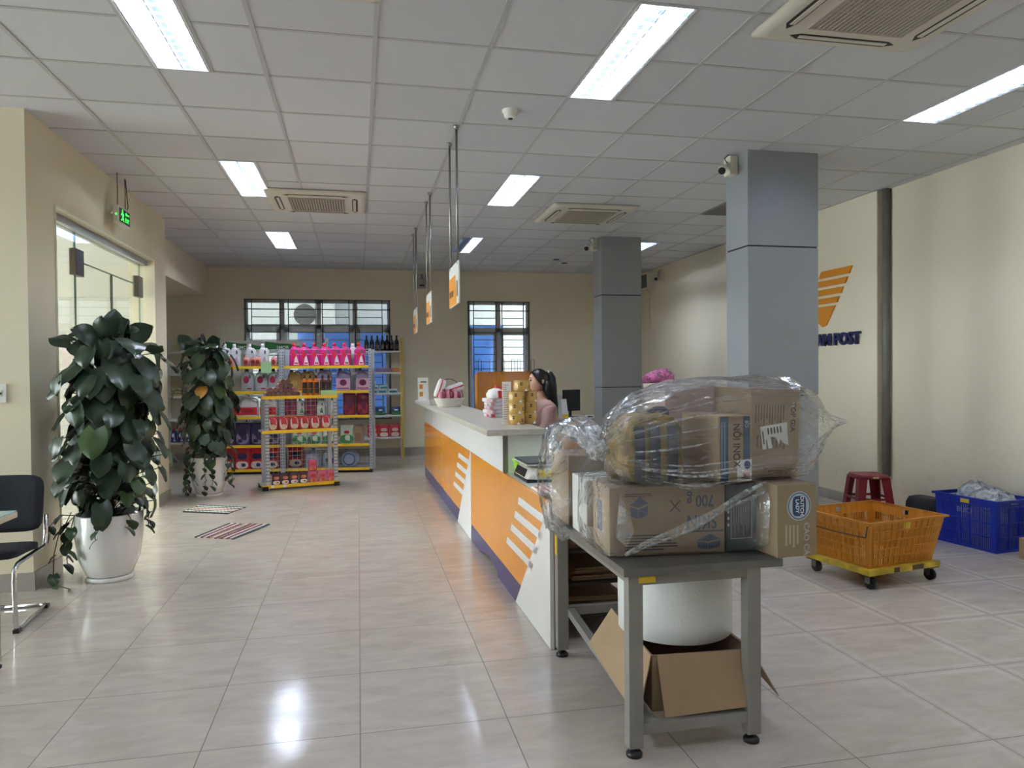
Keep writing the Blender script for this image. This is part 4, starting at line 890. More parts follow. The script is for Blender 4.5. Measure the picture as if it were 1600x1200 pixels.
# folds pulled diagonally across the front of the lower bag
bm = BM()
for (p, q, w_, s) in (((.96, 2.555, .705), (1.51, 2.49, .965), .012, 0), ((.965, 2.552, .70), (1.52, 2.488, .94), .007, 1)):
    p, q = Vector(p), Vector(q); n = 26; rows_ = []
    for k in range(n):
        f = k/(n-1); c = p.lerp(q, f)+Vector((0, -.012*math.sin(PI*f), .006*math.sin(9*f+s))); u = Vector((-.3, 0, .95)); hw = w_*(.6+.5*math.sin(PI*f)+.2*math.sin(17*f))
        rows_.append([bm.verts.new(c-u*hw), bm.verts.new(c+Vector((0, -.008, 0))), bm.verts.new(c+u*hw)])
    for k in range(n-1):
        for j in range(2): face(bm, [rows_[k][j], rows_[k][j+1], rows_[k+1][j+1], rows_[k+1][j]], 0, True)
obj('stretched_fold', bm, film('milky_polythene_thin', (236, 238, 240), body=.28, rough=.12, bump=.8, scale=25, refl=1.6), lo, fix=False)
bm = BM()
A = [(.945, 2.56, .94), (.925, 2.54, .83), (.905, 2.5, .79), (.955, 2.52, .745), (.985, 2.52, .80), (.975, 2.54, .86)]
c = bm.verts.new((.955, 2.515, .82)); vs = [bm.verts.new(p) for p in A]
for i in range(6): face(bm, [c, vs[i], vs[(i+1) % 6]], 0, True)
obj('loose_corner', bm, MATS['milky_polythene_thin'], lo, fix=False)
bag = [(3.33, .87, .845, .1, .1, 2.2), (3.33, .86, .87, .14, .2, 3), (3.33, .88, .9, .16, .25, 4), (3.33, .9, .97, .165, .24, 4), (3.33, .91, 1.05, .165, .24, 4), (3.33, .9, 1.13, .165, .22, 4), (3.33, .87, 1.18, .15, .18, 3), (3.33, .86, 1.21, .1, .1, 2.2)]
bag_x('plastic_bag', bag, 'puffed clear plastic bag round the carton at the far left table corner', film('clear_polythene_milky', (236, 238, 240), body=.24, rough=.1, bump=1.0, scale=13, refl=1.8), creases=1.0, seed=21)
# ================================================================ RIGHT SIDE: CRATES, DOLLY, STOOL
def crate(name, label, cat, loc, rot, base, rim, z0, z1, m, md, panels, bars, hs, solid_top=.78, corner=.06, band=.05):
    t = thing(name, label, cat, loc, rot)
    bx, by = base[0]/2, base[1]/2; rx, ry = rim[0]/2, rim[1]/2; H = z1-z0
    def P(side, s, tt, inn):
        hx, hy = bx+(rx-bx)*tt-inn, by+(ry-by)*tt-inn; z = z0+H*tt; u = s*2-1
        return Vector(((u*hx, -hy, z), (hx, u*hy, z), (-u*hx, hy, z), (-hx, -u*hy, z))[side])
    def cell(bm, side, s0, s1, t0, t1, th=.004, out=0.0):
        v = [bm.verts.new(P(side, s, tt, i)) for i in (-out, th) for (s, tt) in ((s0, t0), (s1, t0), (s1, t1), (s0, t1))]
        for q in ((0,1,2,3), (7,6,5,4), (0,4,5,1), (1,5,6,2), (2,6,7,3), (3,7,4,0)): face(bm, [v[i] for i in q])
    for side in range(4):
        bm = BM(); L_ = panels[side % 2]
        cell(bm, side, 0, 1, 0, band); cell(bm, side, 0, corner, band, 1); cell(bm, side, 1-corner, 1, band, 1)
        w_ = (1-2*corner)/L_; hole = L_//2
        for k in range(L_):
            s0 = corner+k*w_; s1 = s0+w_
            cell(bm, side, s0-.005, s0+.005, band, 1, .007, .005)
            lo = band
            for h in hs+[solid_top]:
                n = bars; bw = w_/n
                for j in range(n): cell(bm, side, s0+j*bw, s0+j*bw+bw*.55, lo, h)
                cell(bm, side, s0, s1, h-.012, h+.012, .006, .005); lo = h
            if k == hole and L_ % 2:   # hand hole
                cell(bm, side, s0, s0+w_*.12, solid_top, 1); cell(bm, side, s1-w_*.12, s1, solid_top, 1); cell(bm, side, s0, s1, .93, 1); cell(bm, side, s0, s1, solid_top, solid_top+.05)
            else: cell(bm, side, s0, s1, solid_top, 1)
        cell(bm, side, .992, 1.0, band, 1)
        obj('side_wall', bm, m, t)
        bm = BM(); cell(bm, side, -.012, 1.012, .955, 1.0, .004, .014); obj('rim', bm, m, t)
    bm = BM(); box(bm, -bx, bx, -by, by, z0, z0+.006); obj('floor_panel', bm, m, t)
    return t, P
ORC = mat('orange_crate_plastic', (200, 132, 36), .4, vary=.08, scale=5); BLC = mat('blue_crate_plastic', (24, 48, 168), .35, vary=.06)
cx, cy, ca = 3.365, 4.29, .17
t, P = crate('orange_crate', 'orange perforated plastic crate standing on the yellow dolly', 'crate', (cx, cy, .128), ca, (.55, .47), (.66, .58), 0, .305, ORC, None, (11, 9), 3, [.22, .4, .58])
WIRE = mat('dark_wire', (70, 66, 60), .45, .6)
bm = BM(); tube(bm, [P(3, .03, .93, -.02), P(3, .05, .68, -.022), P(3, .5, .66, -.024), P(3, .95, .68, -.022), P(3, .97, .93, -.02)], .004, 6); obj('wire_bail', bm, WIRE, t)
bm = BM(); tube(bm, [P(1, .1, .93, -.02), P(1, .12, .7, -.024), P(1, .9, .7, -.024), P(1, .92, .93, -.02)], .004, 6); obj('wire_bail', bm, WIRE, t)
bm = BM(); v = [P(0, s, q, -.004) for s, q in ((.44, .79), (.53, .79), (.53, .93), (.44, .93))]; face(bm, [bm.verts.new(p) for p in v]); obj('yellow_tag', bm, mat('yellow_tag', (226, 200, 70), .5), t)
DY = mat('chipped_yellow_paint', (200, 172, 48), .5, vary=.4, scale=10); RUST = mat('rusty_steel', (84, 66, 50), .6, .3, vary=.2)
t = thing('dolly', 'chipped yellow platform dolly on four casters under the orange crate', 'dolly', (cx, cy, 0), ca)
hx, hy = .31, .27
for y in (-hy, hy-.035):
    bm = BM(); box(bm, -hx, hx, y, y+.035, .092, .127); obj('frame_rail', bm, DY, t)
for x in (-hx, hx-.035):
    bm = BM(); box(bm, x, x+.035, -hy+.036, hy-.036, .093, .126); obj('frame_rail', bm, DY, t)
for x in (-1, 1):
    for y in (-1, 1):
        bm = BM(); px, py = x*(hx-.05), y*(hy-.045)
        box(bm, px-.045, px+.045, py-.04, py+.04, .084, .0915); pl = obj('corner_plate', bm, RUST, t)
        bm = BM(); dx = .018; box(bm, px-.02, px-.016, py-.02, py+.02, .035, .084); box(bm, px+.016, px+.02, py-.02, py+.02, .035, .084); cyl(bm, (px-.024, py-.01, .037), (px+.024, py-.01, .037), .005, seg=8); fk = obj('caster_fork', bm, STEEL, t)
        bm = BM(); cyl(bm, (px-.013, py-.01, .0375), (px+.013, py-.01, .0375), .0372, seg=24); obj('wheel', bm, BLACK, t)
for x, w_ in ((-.1, .05), (.06, .1)):
    bm = BM(); box(bm, x, x+w_, -hy-.0008, -hy-.0002, .094, .125); obj('rust_patch', bm, RUST, t)
t, P = crate('blue_crate', 'blue perforated plastic crate full of clear bags by the right wall', 'crate', (4.775, 4.815, .001), .115, (.35, .5), (.375, .525), 0, .395, BLC, None, (3, 5), 5, [.28, .55], .86, .1)
bm = BM(); v = [P(3, s, q, -.006) for s, q in ((.44, .87), (.58, .87), (.58, .95), (.44, .95))]; face(bm, [bm.verts.new(p) for p in v]); obj('yellow_tag', bm, MATS['yellow_tag'], t)
lettering('lettering', 'BUCI', .06, tuple(P(3, .5, .72, -.006)), (0, -1, 0), (0, 0, 1), mat('pale_blue_print', (150, 165, 210), .5), t)
BAGH = film('clear_bag_heap', (226, 230, 236), body=.5, rough=.18, bump=.5, scale=14, refl=.9)
for i, (x, y, z, a, b_, h_) in enumerate(((4.77, 4.72, .3, .15, .16, .155), (4.83, 4.93, .3, .12, .13, .175))):
    bm = BM(); loft(bm, [(0, 0, 0, a*.8, b_*.8, 3), (0, 0, .06, a, b_, 3), (0, 0, h_*.7, a*.85, b_*.85, 2.5), (0, 0, h_, a*.3, b_*.3, 2)], 36, wob=lambda k, i, q, p: Vector((.012*math.sin(6*q+k), .012*math.sin(9*q+2*k), .014*math.sin(5*q+k*2))))
    o = obj('plastic_bag', bm, BAGH, loc=(x, y, z), fix=False); tag(o, ('crumpled clear plastic bag filling the near end of the blue crate', 'crumpled clear plastic bag heaped at the far end of the blue crate')[i], 'plastic bag')
    bm = BM(); box(bm, -a*.7, a*.7, -b_*.7, b_*.7, -.292, -.002); o2 = obj('folded_plastic_pile', bm, mat('pale_plastic_pile', (170, 176, 196), .4, vary=.1, bump=.4), loc=(x, y, z)); tag(o2, ('pale folded plastic packed low in the near half of the blue crate', 'pale folded plastic packed low in the far half of the blue crate')[i], 'plastic')
# red stool
REDP = mat('dark_red_plastic', (128, 26, 40), .35, vary=.06)
t = thing('plastic_stool', 'dark red plastic stool by the right wall behind the orange crate', 'stool', (4.46, 5.72, 0), -.25)
bm = BM(); loft(bm, [(0, 0, .415, .14, .14, 7), (0, 0, .43, .138, .138, 7), (0, 0, .447, .132, .132, 7), (0, 0, .45, .125, .125, 7)], 40); obj('seat', bm, REDP, t)
for x in (-1, 1):
    for y in (-1, 1):
        bm = BM()
        A = [(x*.132, y*.132), (x*.132, y*.06), (x*.06, y*.132)]; B = [(x*.18, y*.18), (x*.178, y*.125), (x*.125, y*.178)]
        up = [bm.verts.new((p[0], p[1], .43)) for p in A]; dn = [bm.verts.new((p[0], p[1], 0)) for p in B]
        up2 = [bm.verts.new((p[0]*.93, p[1]*.93, .43)) for p in A]; dn2 = [bm.verts.new((p[0]*.95, p[1]*.95, 0)) for p in B]
        for i, j in ((0, 1), (2, 0)): face(bm, [up[i], up[j], dn[j], dn[i]]); face(bm, [up2[j], up2[i], dn2[i], dn2[j]]); face(bm, [dn[i], dn[j], dn2[j], dn2[i]]); face(bm, [up[j], up[i], up2[i], up2[j]])
        face(bm, [up[1], up2[1], dn2[1], dn[1]]); face(bm, [up2[2], up[2], dn[2], dn2[2]]); obj('leg', bm, REDP, t)
bm = BM()
for a, b_, c, d in ((-.15, .15, -.152, -.148), (-.15, .15, .148, .152), (-.152, -.148, -.15, .15), (.148, .152, -.15, .15)): box(bm, a, b_, c, d, .23, .25)
obj('stretcher_band', bm, REDP, t); bm = BM(); box(bm, -.02, .03, -.144, -.141, .422, .44); obj('paper_tag', bm, mat('tan_tag', (196, 160, 110), .6), t)
# black bag, small carton at the frame edge
NYL = mat('black_nylon', (26, 28, 34), .6, vary=.15, bump=.3, scale=20)
t = thing('shoulder_bag', 'black nylon bag on the floor behind the blue crate', 'bag', (4.8, 5.42, 0), .05)
bm = BM(); loft(bm, [(0, 0, 0, .1, .15, 6), (0, 0, .02, .11, .16, 6), (0, 0, .22, .1, .15, 6), (0, 0, .265, .085, .135, 5), (0, 0, .275, .06, .11, 4)], 28); obj('bag_body', bm, NYL, t)
bm = BM(); box(bm, -.112, -.106, -.15, .15, .16, .168); box(bm, -.03, .03, -.167, -.16, .05, .14, bev=.003); obj('zip_pocket', bm, BLACK, t)
bm = BM(); tube(bm, [(-.09, -.13, .22), (-.125, -.15, .14), (-.13, -.14, .05), (-.14, -.08, .012), (-.13, .0, .01)], .008, 6); obj('strap', bm, BLACK, t)
b9 = parcel('small tan carton at the right frame edge before the blue crate', (4.7, 4.16, .001), .05, .26, .25, .15, CARD3)
# ================================================================ SHOP SHELVES AND GOODS
SHG = mat('light_grey_shelf_steel', (186, 190, 198), .4, .2, vary=.04); SHY = mat('yellow_price_strip', (240, 196, 40), .35, vary=.04); WIREG = mat('white_wire', (200, 204, 208), .4, .1)
SLOT = mat('post_slot', (96, 100, 112), .6)
def ORD(i, n): return 'leftmost' if i == 0 else 'rightmost' if i == n-1 else ('second', 'third', 'fourth', 'fifth', 'sixth', 'seventh', 'eighth', 'ninth')[i-1]+' from the left'
def post(bm, x, y, z0, z1, w_=.035, d=.03): box(bm, x-w_/2, x+w_/2, y, y+d, z0, z1)
def slots(bm, x, y, z0, z1, mi=1):
    z = z0+.03
    while z < z1-.03: box(bm, x-.007, x+.007, y-.0008, y+.0002, z, z+.018, mi); z += .04
def mesh_panel(bm, x0, x1, z0, z1, y, dx=.05, dz=.05, r=.0022):
    n = max(1, round((x1-x0)/dx)); k = max(1, round((z1-z0)/dz))
    for i in range(n+1): x = x0+(x1-x0)*i/n; box(bm, x-r, x+r, y-r, y+r, z0, z1)
    for j in range(k+1): z = z0+(z1-z0)*j/k; box(bm, x0, x1, y-r-.003, y+r-.003, z-r, z+r)
def shelf(t, x0, x1, y0, y1, z, strip=True, m=SHG):
    bm = BM(); box(bm, x0, x1, y0+.004, y1, z-.022, z); s = obj('shelf', bm, m, t)
    if strip:
        bm = BM(); box(bm, x0-.004, x1+.004, y0-.006, y0+.003, z-.03, z+.008); obj('price_strip', bm, SHY, s)
    return s
# ---- long gondola behind
OB = Vector((.178, 10.40, 0)); AB = math.atan2(-.26, 1.93); MB_ = Matrix.Translation(OB) @ Matrix.Rotation(AB, 4, 'Z')
LV = (.065, .4, .8, 1.147, 1.495)
G2 = thing('shop_shelf', 'long grey and yellow shop shelf of detergents behind the small front shelf', 'shelf unit', tuple(OB), AB)
for x0, x1 in ((-1.2, -.045), (-2.2, -1.275)):
    for z in LV: shelf(G2, x0, x1, 0, .38, z)
for x in (-.02, -1.222, -1.254, -2.22):
    for y in (.012, .385):
        bm = BM(); post(bm, x, y, 0.0, 1.735)
        if y < .1: slots(bm, x, y, .05, 1.73)
        obj('post', bm, (SHG, SLOT), G2)
bm = BM()
for x0, x1 in ((-1.2, -.045), (-2.2, -1.275)): mesh_panel(bm, x0, x1, .1, 1.73, .4, .08, .08)
obj('back_mesh', bm, WIREG, G2)
bm = BM()
for z in (1.73, 1.66):
    for a, b_ in ((-1.2, -.04), (-2.2, -1.27)): cyl(bm, (a, .03, z), (b_, .03, z), .0035, seg=6)
obj('guard_rail', bm, WIREG, G2)
bm = BM(); box(bm, -2.2, -.045, .03, .05, 0, .04); obj('plinth', bm, BLACK, G2)
bm = BM(); box(bm, -.04, .0, -.01, .03, 0, .045); obj('corner_foot', bm, BLACK, G2)
def onB(x, y, z): return tuple(MB_ @ Vector((x, y, z)))
# ---- goods builders
def ell(bm, cx, cz, rx, rz, y, mi=0, n=20):
    face(bm, [bm.verts.new((cx+rx*math.cos(2*PI*i/n), y, cz+rz*math.sin(2*PI*i/n))) for i in range(n)], mi)
def quadf(bm, x0, x1, z0, z1, y, mi=0): face(bm, [bm.verts.new(p) for p in ((x0, y, z0), (x1, y, z0), (x1, y, z1), (x0, y, z1))], mi)
def handle_loop(bm, pts, r): tube(bm, pts, r, 8)
def detergent(name, cat, h, w_, d, body, cap, label, mark, handle=True, lab_shape='tri', capr=.024, boxy=False):
    def f():
        t = thing(name, '', cat)
        bm = BM(); a, b_ = w_/2, d/2; ox = -a*.15 if not boxy else -a*.45
        if boxy: S_ = [(0, 0, 0, a*.95, b_*.95, 6), (0, 0, .008, a, b_, 6), (0, 0, h*.62, a, b_, 5), (-a*.04, 0, h*.74, a*.9, b_*.95, 4), (ox*.6, 0, h*.84, a*.5, b_*.8, 3), (ox, 0, h*.89, capr*1.05, capr*1.05, 2), (ox, 0, h*.92, capr*.9, capr*.9, 2)]
        else: S_ = [(0, 0, 0, a*.93, b_*.9, 4), (0, 0, .008, a, b_, 4), (0, 0, h*.5, a, b_, 3.4), (-a*.02, 0, h*.64, a*.88, b_*.95, 3), (-a*.08, 0, h*.75, a*.66, b_*.85, 2.6), (ox, 0, h*.83, capr*1.1, capr*1.05, 2), (ox, 0, h*.86, capr*.9, capr*.9, 2)]
        loft(bm, S_, 24); obj('bottle', bm, body, t)
        bm = BM(); z0 = S_[-1][2]; cyl(bm, (ox, 0, z0-.004), (ox, 0, h), capr, capr*.85, 16); obj('cap', bm, cap, t)
        if handle:
            bm = BM()
            if boxy: tube(bm, [(ox*.2, 0, h*.86), (a*.35, 0, h*.91), (a*.8, 0, h*.85), (a*.93, 0, h*.7)], .014, 8)
            else: tube(bm, [(a*.2, 0, h*.79), (a*.6, 0, h*.78), (a*.96, 0, h*.66), (a*.98, 0, h*.5)], .012, 8)
            obj('handle', bm, body, t)
            if not boxy:
                bm = BM(); ell(bm, a*.42, h*.63, a*.2, h*.09, -b_*.97-.001); obj('grip_hollow', bm, SLOT, t)
        bm = BM(); y = -b_-.0012
        if lab_shape == 'tri': face(bm, [bm.verts.new(p) for p in ((-a*.15, y, h*.06), (a*.85, y, h*.06), (a*.4, y, h*.46), (a*.1, y, h*.36))])
        elif lab_shape == 'band': quadf(bm, -a*.96, a*.96, h*.08, h*.46, y)
        else: quadf(bm, -a*.94, a*.94, h*.05, h*.55, y)
        obj('label', bm, label, t)
        bm = BM()
        if lab_shape == 'tri': ell(bm, -a*.12, h*.5, a*.45, h*.15, y-.0005); quadf(bm, -a*.0, a*.7, h*.1, h*.16, y-.001)
        elif lab_shape == 'band': ell(bm, 0, h*.28, a*.6, h*.1, y-.0006)
        else: ell(bm, 0, h*.36, a*.48, h*.14, y-.0006); quadf(bm, -a*.8, a*.8, h*.09, h*.13, y-.0006)
        obj('emblem', bm, mark, t); return t
    return f
def pouch(name, cat, h, w_, d, body, panel, mark, style='oval'):
    """soft pack; the printed shapes follow the bulge of the front"""
    ST = {'oval': [('panel', 0, .33, .8, .27, 0), ('emblem', 0, .56, .55, .15, 1), ('emblem', -.3, .2, .3, .08, 1)],
          'flower': [('panel', 0, .2, .78, .17, 0), ('emblem', 0, .58, .62, .13, 1), ('emblem', .2, .2, .28, .08, 1)],
          'window': [('panel', 0, .5, .74, .44, 0), ('emblem', 0, .26, .62, .19, 1)],
          'half': [('panel', 0, .25, .95, .24, 0), ('emblem', 0, .62, .4, .08, 1)]}[style]
    def f():
        t = thing(name, '', cat); a, b_ = w_/2, d/2
        bm = BM(); loft(bm, [(0, 0, 0, a*.9, b_*.9, 3), (0, 0, h*.06, a, b_, 3), (0, 0, h*.4, a*.98, b_*.95, 2.6), (0, 0, h*.75, a*.96, b_*.55, 2.6), (0, 0, h*.92, a*.98, .004, 4), (0, 0, h, a*.97, .003, 4)], 20, wob=lambda k, i, q, p: Vector((.003*math.sin(5*q+k*2), .004*math.sin(3*q+k), 0)))
        obj('pack_body', bm, body, t)
        for nm, px_, pz, sx, sz, k in ST:
            bm = BM(); n = 18; c = []
            for i in range(n):
                q = 2*PI*i/n; cq, sq = math.cos(q), math.sin(q)
                x, zf = a*(px_+sx*math.copysign(abs(cq)**.75, cq)), pz+sz*math.copysign(abs(sq)**.75, sq); 
                dd = 1-.05*zf if zf < .4 else .97-.42*(zf-.4)/.35 if zf < .75 else max(.06, .55-.55*(zf-.75)/.17)
                yy = -b_*dd*(1-.28*abs(x/a)**3)-.004-k*.0016; c.append(bm.verts.new((x, yy, h*zf)))
            face(bm, c); obj(nm, bm, mark if k else panel, t)
        return t
    return f
def carton(name, cat, w_, d, h, body, panel):
    def f():
        t = thing(name, '', cat); bm = BM(); box(bm, -w_/2, w_/2, -d/2, d/2, 0, h, bev=.003); obj('box_body', bm, body, t)
        bm = BM(); quadf(bm, -w_*.42, w_*.42, h*.12, h*.6, -d/2-.0008); obj('printed_panel', bm, panel, t); return t
    return f
MAG = mat('magenta_bottle', (222, 40, 140), .3, vary=.06); REDC = mat('red_cap', (222, 34, 62), .35); WLAB = mat('white_label', (236, 230, 234), .5); DKRED = mat('red_flower_print', (214, 40, 66), .5, vary=.3, scale=60)
GOLD = mat('gold_jug', (168, 130, 66), .35); LILAC = mat('lilac_jug', (136, 122, 156), .35); LILL = mat('pink_lilac_label', (206, 160, 190), .5); PLUM = mat('plum_emblem', (92, 26, 62), .5)
GREYJ = mat('silver_grey_bottle', (176, 182, 184), .35); CRIM = mat('crimson_swash', (150, 24, 58), .5); WHITEJ = mat('white_jug', (224, 222, 222), .4); REDL = mat('red_label', (192, 40, 50), .5, vary=.2, scale=40)
PURP = mat('deep_purple_pouch', (62, 50, 84), .35, vary=.2, scale=18); PURL = mat('pale_purple_panel', (140, 122, 156), .4); NAVE = mat('navy_emblem', (44, 34, 66), .4)
REDB = mat('red_detergent_bag', (196, 36, 48), .35, vary=.15, scale=18); WHB = mat('white_flower_panel', (226, 206, 200), .5, vary=.15, scale=30); DKB = mat('dark_blue_print', (40, 44, 84), .5)
ORB = mat('orange_soap', (228, 118, 36), .25, vary=.06); BRB = mat('brown_soap', (112, 60, 44), .3); DKL = mat('dark_green_label', (34, 62, 52), .5); GRB = mat('green_pack', (62, 128, 70), .4, vary=.12); GRW = mat('white_green_pack', (216, 226, 212), .4, vary=.05)
WINEB = mat('wine_red_pouch', (116, 24, 44), .35, vary=.2); TEAL = mat('teal_print', (40, 120, 126), .5); PALEB = mat('pale_blue_jug', (150, 164, 190), .3, vary=.06)
GB = 'goods on the long shop shelf'
def row(key, builder, items, y, z, tmpl, group, frame=onB, ang=AB, jit=.06):
    for i, it in enumerate(items):
        x = it; KIT(key, builder, frame(x, y, z), ang+jit*math.sin(i*2.3+x*5), tmpl % ORD(i, len(items)), group)
row('pink', detergent('detergent_bottle', 'bottle', .325, .148, .085, MAG, REDC, WLAB, DKRED), (-1.065, -.925, -.786, -.645, -.506, -.368, -.168), .07, LV[4]+.001, 'bright pink detergent bottle, %s on the top shelf', 'pink bottles on the top shelf')
row('whitejug', detergent('detergent_bottle', 'bottle', .32, .14, .085, WHITEJ, mat('white_cap', (230, 230, 230), .4), LILL, WLAB), (-.27,), .2, LV[4]+.001, 'white detergent bottle among the pink ones, %s', GB)
for i, x in enumerate((-2.03, -1.9, -1.69, -1.51)):
    KIT('whitejug', None, onB(x, .14, LV[4]+.001), AB+.1*math.sin(i), 'tall white softener bottle, %s on the top left shelf' % ORD(i, 4), 'white softener bottles')
PEACH = mat('peach_soap', (206, 130, 120), .3)
def pump():
    t = thing('pump_bottle', '', 'bottle'); bm = BM(); loft(bm, [(0, 0, 0, .04, .03, 3), (0, 0, .1, .042, .032, 3), (0, 0, .125, .03, .024, 2), (0, 0, .135, .014, .014, 2)], 18); obj('bottle', bm, PEACH, t)
    bm = BM(); cyl(bm, (0, 0, .135), (0, 0, .16), .012, seg=12); cyl(bm, (0, 0, .16), (0, 0, .18), .005, seg=8); box(bm, -.03, .012, -.008, .008, .178, .188); obj('pump', bm, WHITEJ, t)
    bm = BM(); ell(bm, 0, .06, .026, .032, -.0335); obj('label', bm, mat('red_round_label', (140, 36, 40), .5), t); return t
row('pump', pump, (-1.93, -1.72, -1.62, -1.56, -1.345), .04, LV[4]+.001, 'small peach pump bottle, %s on the top left shelf', 'peach pump bottles')
row('greyjug', detergent('softener_bottle', 'bottle', .33, .178, .09, GREYJ, BLACK, GREYJ, CRIM), (-1.71, -1.525, -1.35), .07, LV[3]+.001, 'silver grey softener bottle with crimson swash, %s', 'silver grey bottles')
row('goldjug', detergent('floor_cleaner_jug', 'bottle', .3, .19, .1, GOLD, BLACK, GOLD, mat('gold_emblem', (196, 160, 90), .5), lab_shape='oval', boxy=True), (-1.08, -.9), .12, LV[3]+.001, 'gold cleaner jug with black cap, %s', 'gold jugs')
row('lilacjug', detergent('floor_cleaner_jug', 'bottle', .315, .205, .11, LILAC, BLACK, LILL, PLUM, lab_shape='oval', boxy=True), (-.665, -.4, -.125), .1, LV[3]+.001, 'lilac cleaner jug with pink round label, %s', 'lilac jugs')
row('whitered', detergent('bleach_jug', 'bottle', .28, .235, .11, WHITEJ, WHITEJ, REDL, mat('red_label_dark', (150, 30, 40), .5), lab_shape='band', capr=.03, boxy=True), (-1.93, -1.7, -1.44), .1, LV[2]+.001, 'white jug with red label, %s on the middle left shelf', 'white and red jugs')
row('winepouch', pouch('refill_pouch', 'pouch', .31, .175, .08, WINEB, mat('wine_panel', (150, 40, 62), .4), PLUM), (-1.13, -.86, -.32, -.13), .08, LV[2]+.001, 'wine red refill pouch, %s on the middle right shelf', 'wine red pouches')
row('greenbot', detergent('soap_bottle', 'bottle', .25, .12, .08, GRW, GRB, GRB, WLAB), (-1.0, -.72, -.56), .1, LV[2]+.001, 'white and green soap bottle, %s behind the wire mesh', 'green soap bottles')
row('purple', pouch('refill_pouch', 'pouch', .31, .215, .09, PURP, PURL, NAVE), (-2.0, -1.79, -1.58, -1.37), .09, LV[1]+.001, 'deep purple refill pouch, %s on the lower left shelf', 'purple pouches')
row('greenpack', pouch('washing_powder_bag', 'bag', .26, .195, .1, GRW, GRB, REDL, 'half'), (-1.02, -.81, -.6, -.36), .1, LV[1]+.001, 'white and green powder bag, %s on the lower right shelf', 'white and green bags')
row('tanbox', carton('carton_box', 'box', .1, .2, .25, CARD, CARD2), (-.2,), .15, LV[1]+.001, 'tan carton beside the green powder bags, %s', GB)
row('redbag', pouch('washing_powder_bag', 'bag', .31, .215, .12, REDB, WHB, DKB, 'flower'), (-2.0, -1.8, -1.6, -1.4), .1, LV[0]+.001, 'big red washing powder bag, %s on the bottom left shelf', 'red washing powder bags')
row('redbag', None, (-1.1,), .22, LV[0]+.001, 'big red washing powder bag behind the front shelf mesh, %s', 'red washing powder bags')
def bluejug():
    t = thing('water_jug', '', 'jug'); bm = BM(); loft(bm, [(0, 0, 0, .1, .09, 4), (0, 0, .02, .105, .095, 4), (0, 0, .17, .105, .095, 4), (0, 0, .23, .05, .05, 2.5), (0, 0, .245, .025, .025, 2)], 24); obj('jug_body', bm, PALEB, t)
    bm = BM(); cyl(bm, (0, 0, .245), (0, 0, .27), .026, seg=14); obj('cap', bm, mat('blue_cap', (60, 90, 160), .4), t)
    bm = BM(); quadf(bm, -.06, .06, .06, .14, -.0985); obj('label', bm, mat('blue_label', (70, 86, 120), .5), t); return t
row('bluejug', bluejug, (-.84, -.6), .13, LV[0]+.001, 'pale blue water jug, %s on the bottom right shelf', 'pale blue jugs')
t = thing('water_jug', 'pale blue jug lying on its side at the bottom right', 'jug', onB(-.33, .12, LV[0]+.002), AB)
bm = BM(); loft(bm, [(0, .0, 0, .1, .1, 2), (0, 0, .03, .115, .115, 2), (0, 0, .22, .115, .115, 2), (0, 0, .25, .1, .1, 2)], 26)
for v in bm.verts: v.co = Vector((v.co.x, v.co.z-.08, v.co.y+.116))
obj('jug_body', bm, PALEB, t); bm = BM(); lathe(bm, [(.07, 0), (.08, .004), (.09, 0)], 24, cap0=False, cap1=False)
for v in bm.verts: v.co = Vector((v.co.x, -.084-v.co.z, v.co.y+.116))
obj('end_ring', bm, mat('blue_label', (70, 86, 120), .5), t)
NOTE = mat('pale_green_card', (176, 214, 160), .6)
bm = BM(); box(bm, -.07, .07, -.001, .001, -.07, .09); o = obj('price_card', bm, NOTE, loc=onB(-1.44, -.014, LV[4]-.02), rotz=AB); tag(o, 'pale green price card hanging from the top left shelf', 'card')
# ---- small front gondola
OA = Vector((-1.1, 9.08, 0)); AA = math.atan2(.223, .848); MA_ = Matrix.Translation(OA) @ Matrix.Rotation(AA, 4, 'Z')
def onA(x, y, z): return tuple(MA_ @ Vector((x, y, z)))
G1 = thing('shop_shelf', 'small grey wire shelf with yellow strips standing in front', 'shelf unit', tuple(OA), AA)
for z in (.055, .71, 1.12): shelf(G1, -.03, .865, -.01, .33, z)
for x in (.03, .845):
    for y in (.012, .34):
        bm = BM(); post(bm, x, y, 0, 1.115, .045)
        if y < .1: slots(bm, x-.01, y, .07, 1.09); slots(bm, x+.012, y, .07, 1.09)
        obj('post', bm, (SHG, SLOT), G1)
bm = BM(); mesh_panel(bm, .03, .845, .08, 1.1, .355, .058, .058); obj('back_mesh', bm, WIREG, G1)
for x in (.0, .845):
    for y in (-.03, .3):
        bm = BM(); box(bm, x-.035, x+.03, y, y+.08, 0, .05); obj('foot', bm, BLACK, G1)
for i, x in enumerate((.06, .2)):
    bm = BM(); box(bm, x, x+.04, -.0185, -.0165, .03, .06); obj('price_ticket', bm, PAPER, G1)
REDW = mat('red_white_snack_bag', (190, 42, 48), .35, vary=.1); SNACKP = mat('snack_picture', (216, 190, 170), .5, vary=.3, scale=50)
row('snack', pouch('snack_bag', 'bag', .165, .12, .06, REDW, WLAB, SNACKP, 'window'), (.1, .225, .35, .475, .6, .73), .06, .711, 'red and white snack bag, %s on the middle front shelf', 'snack bags', onA, AA)
NOOD = mat('dark_noodle_pack', (70, 30, 44), .35, vary=.2); NOODP = mat('pink_noodle_pack', (206, 90, 130), .35, vary=.15); NOODR = mat('noodle_picture', (206, 120, 84), .5, vary=.4, scale=60)
row('noodle1', pouch('noodle_pack', 'pack', .14, .105, .05, NOOD, WLAB, NOODR, 'flower'), (.13, .235, .34, .45), .05, .056, 'dark noodle pack, %s on the bottom front shelf', 'dark noodle packs', onA, AA)
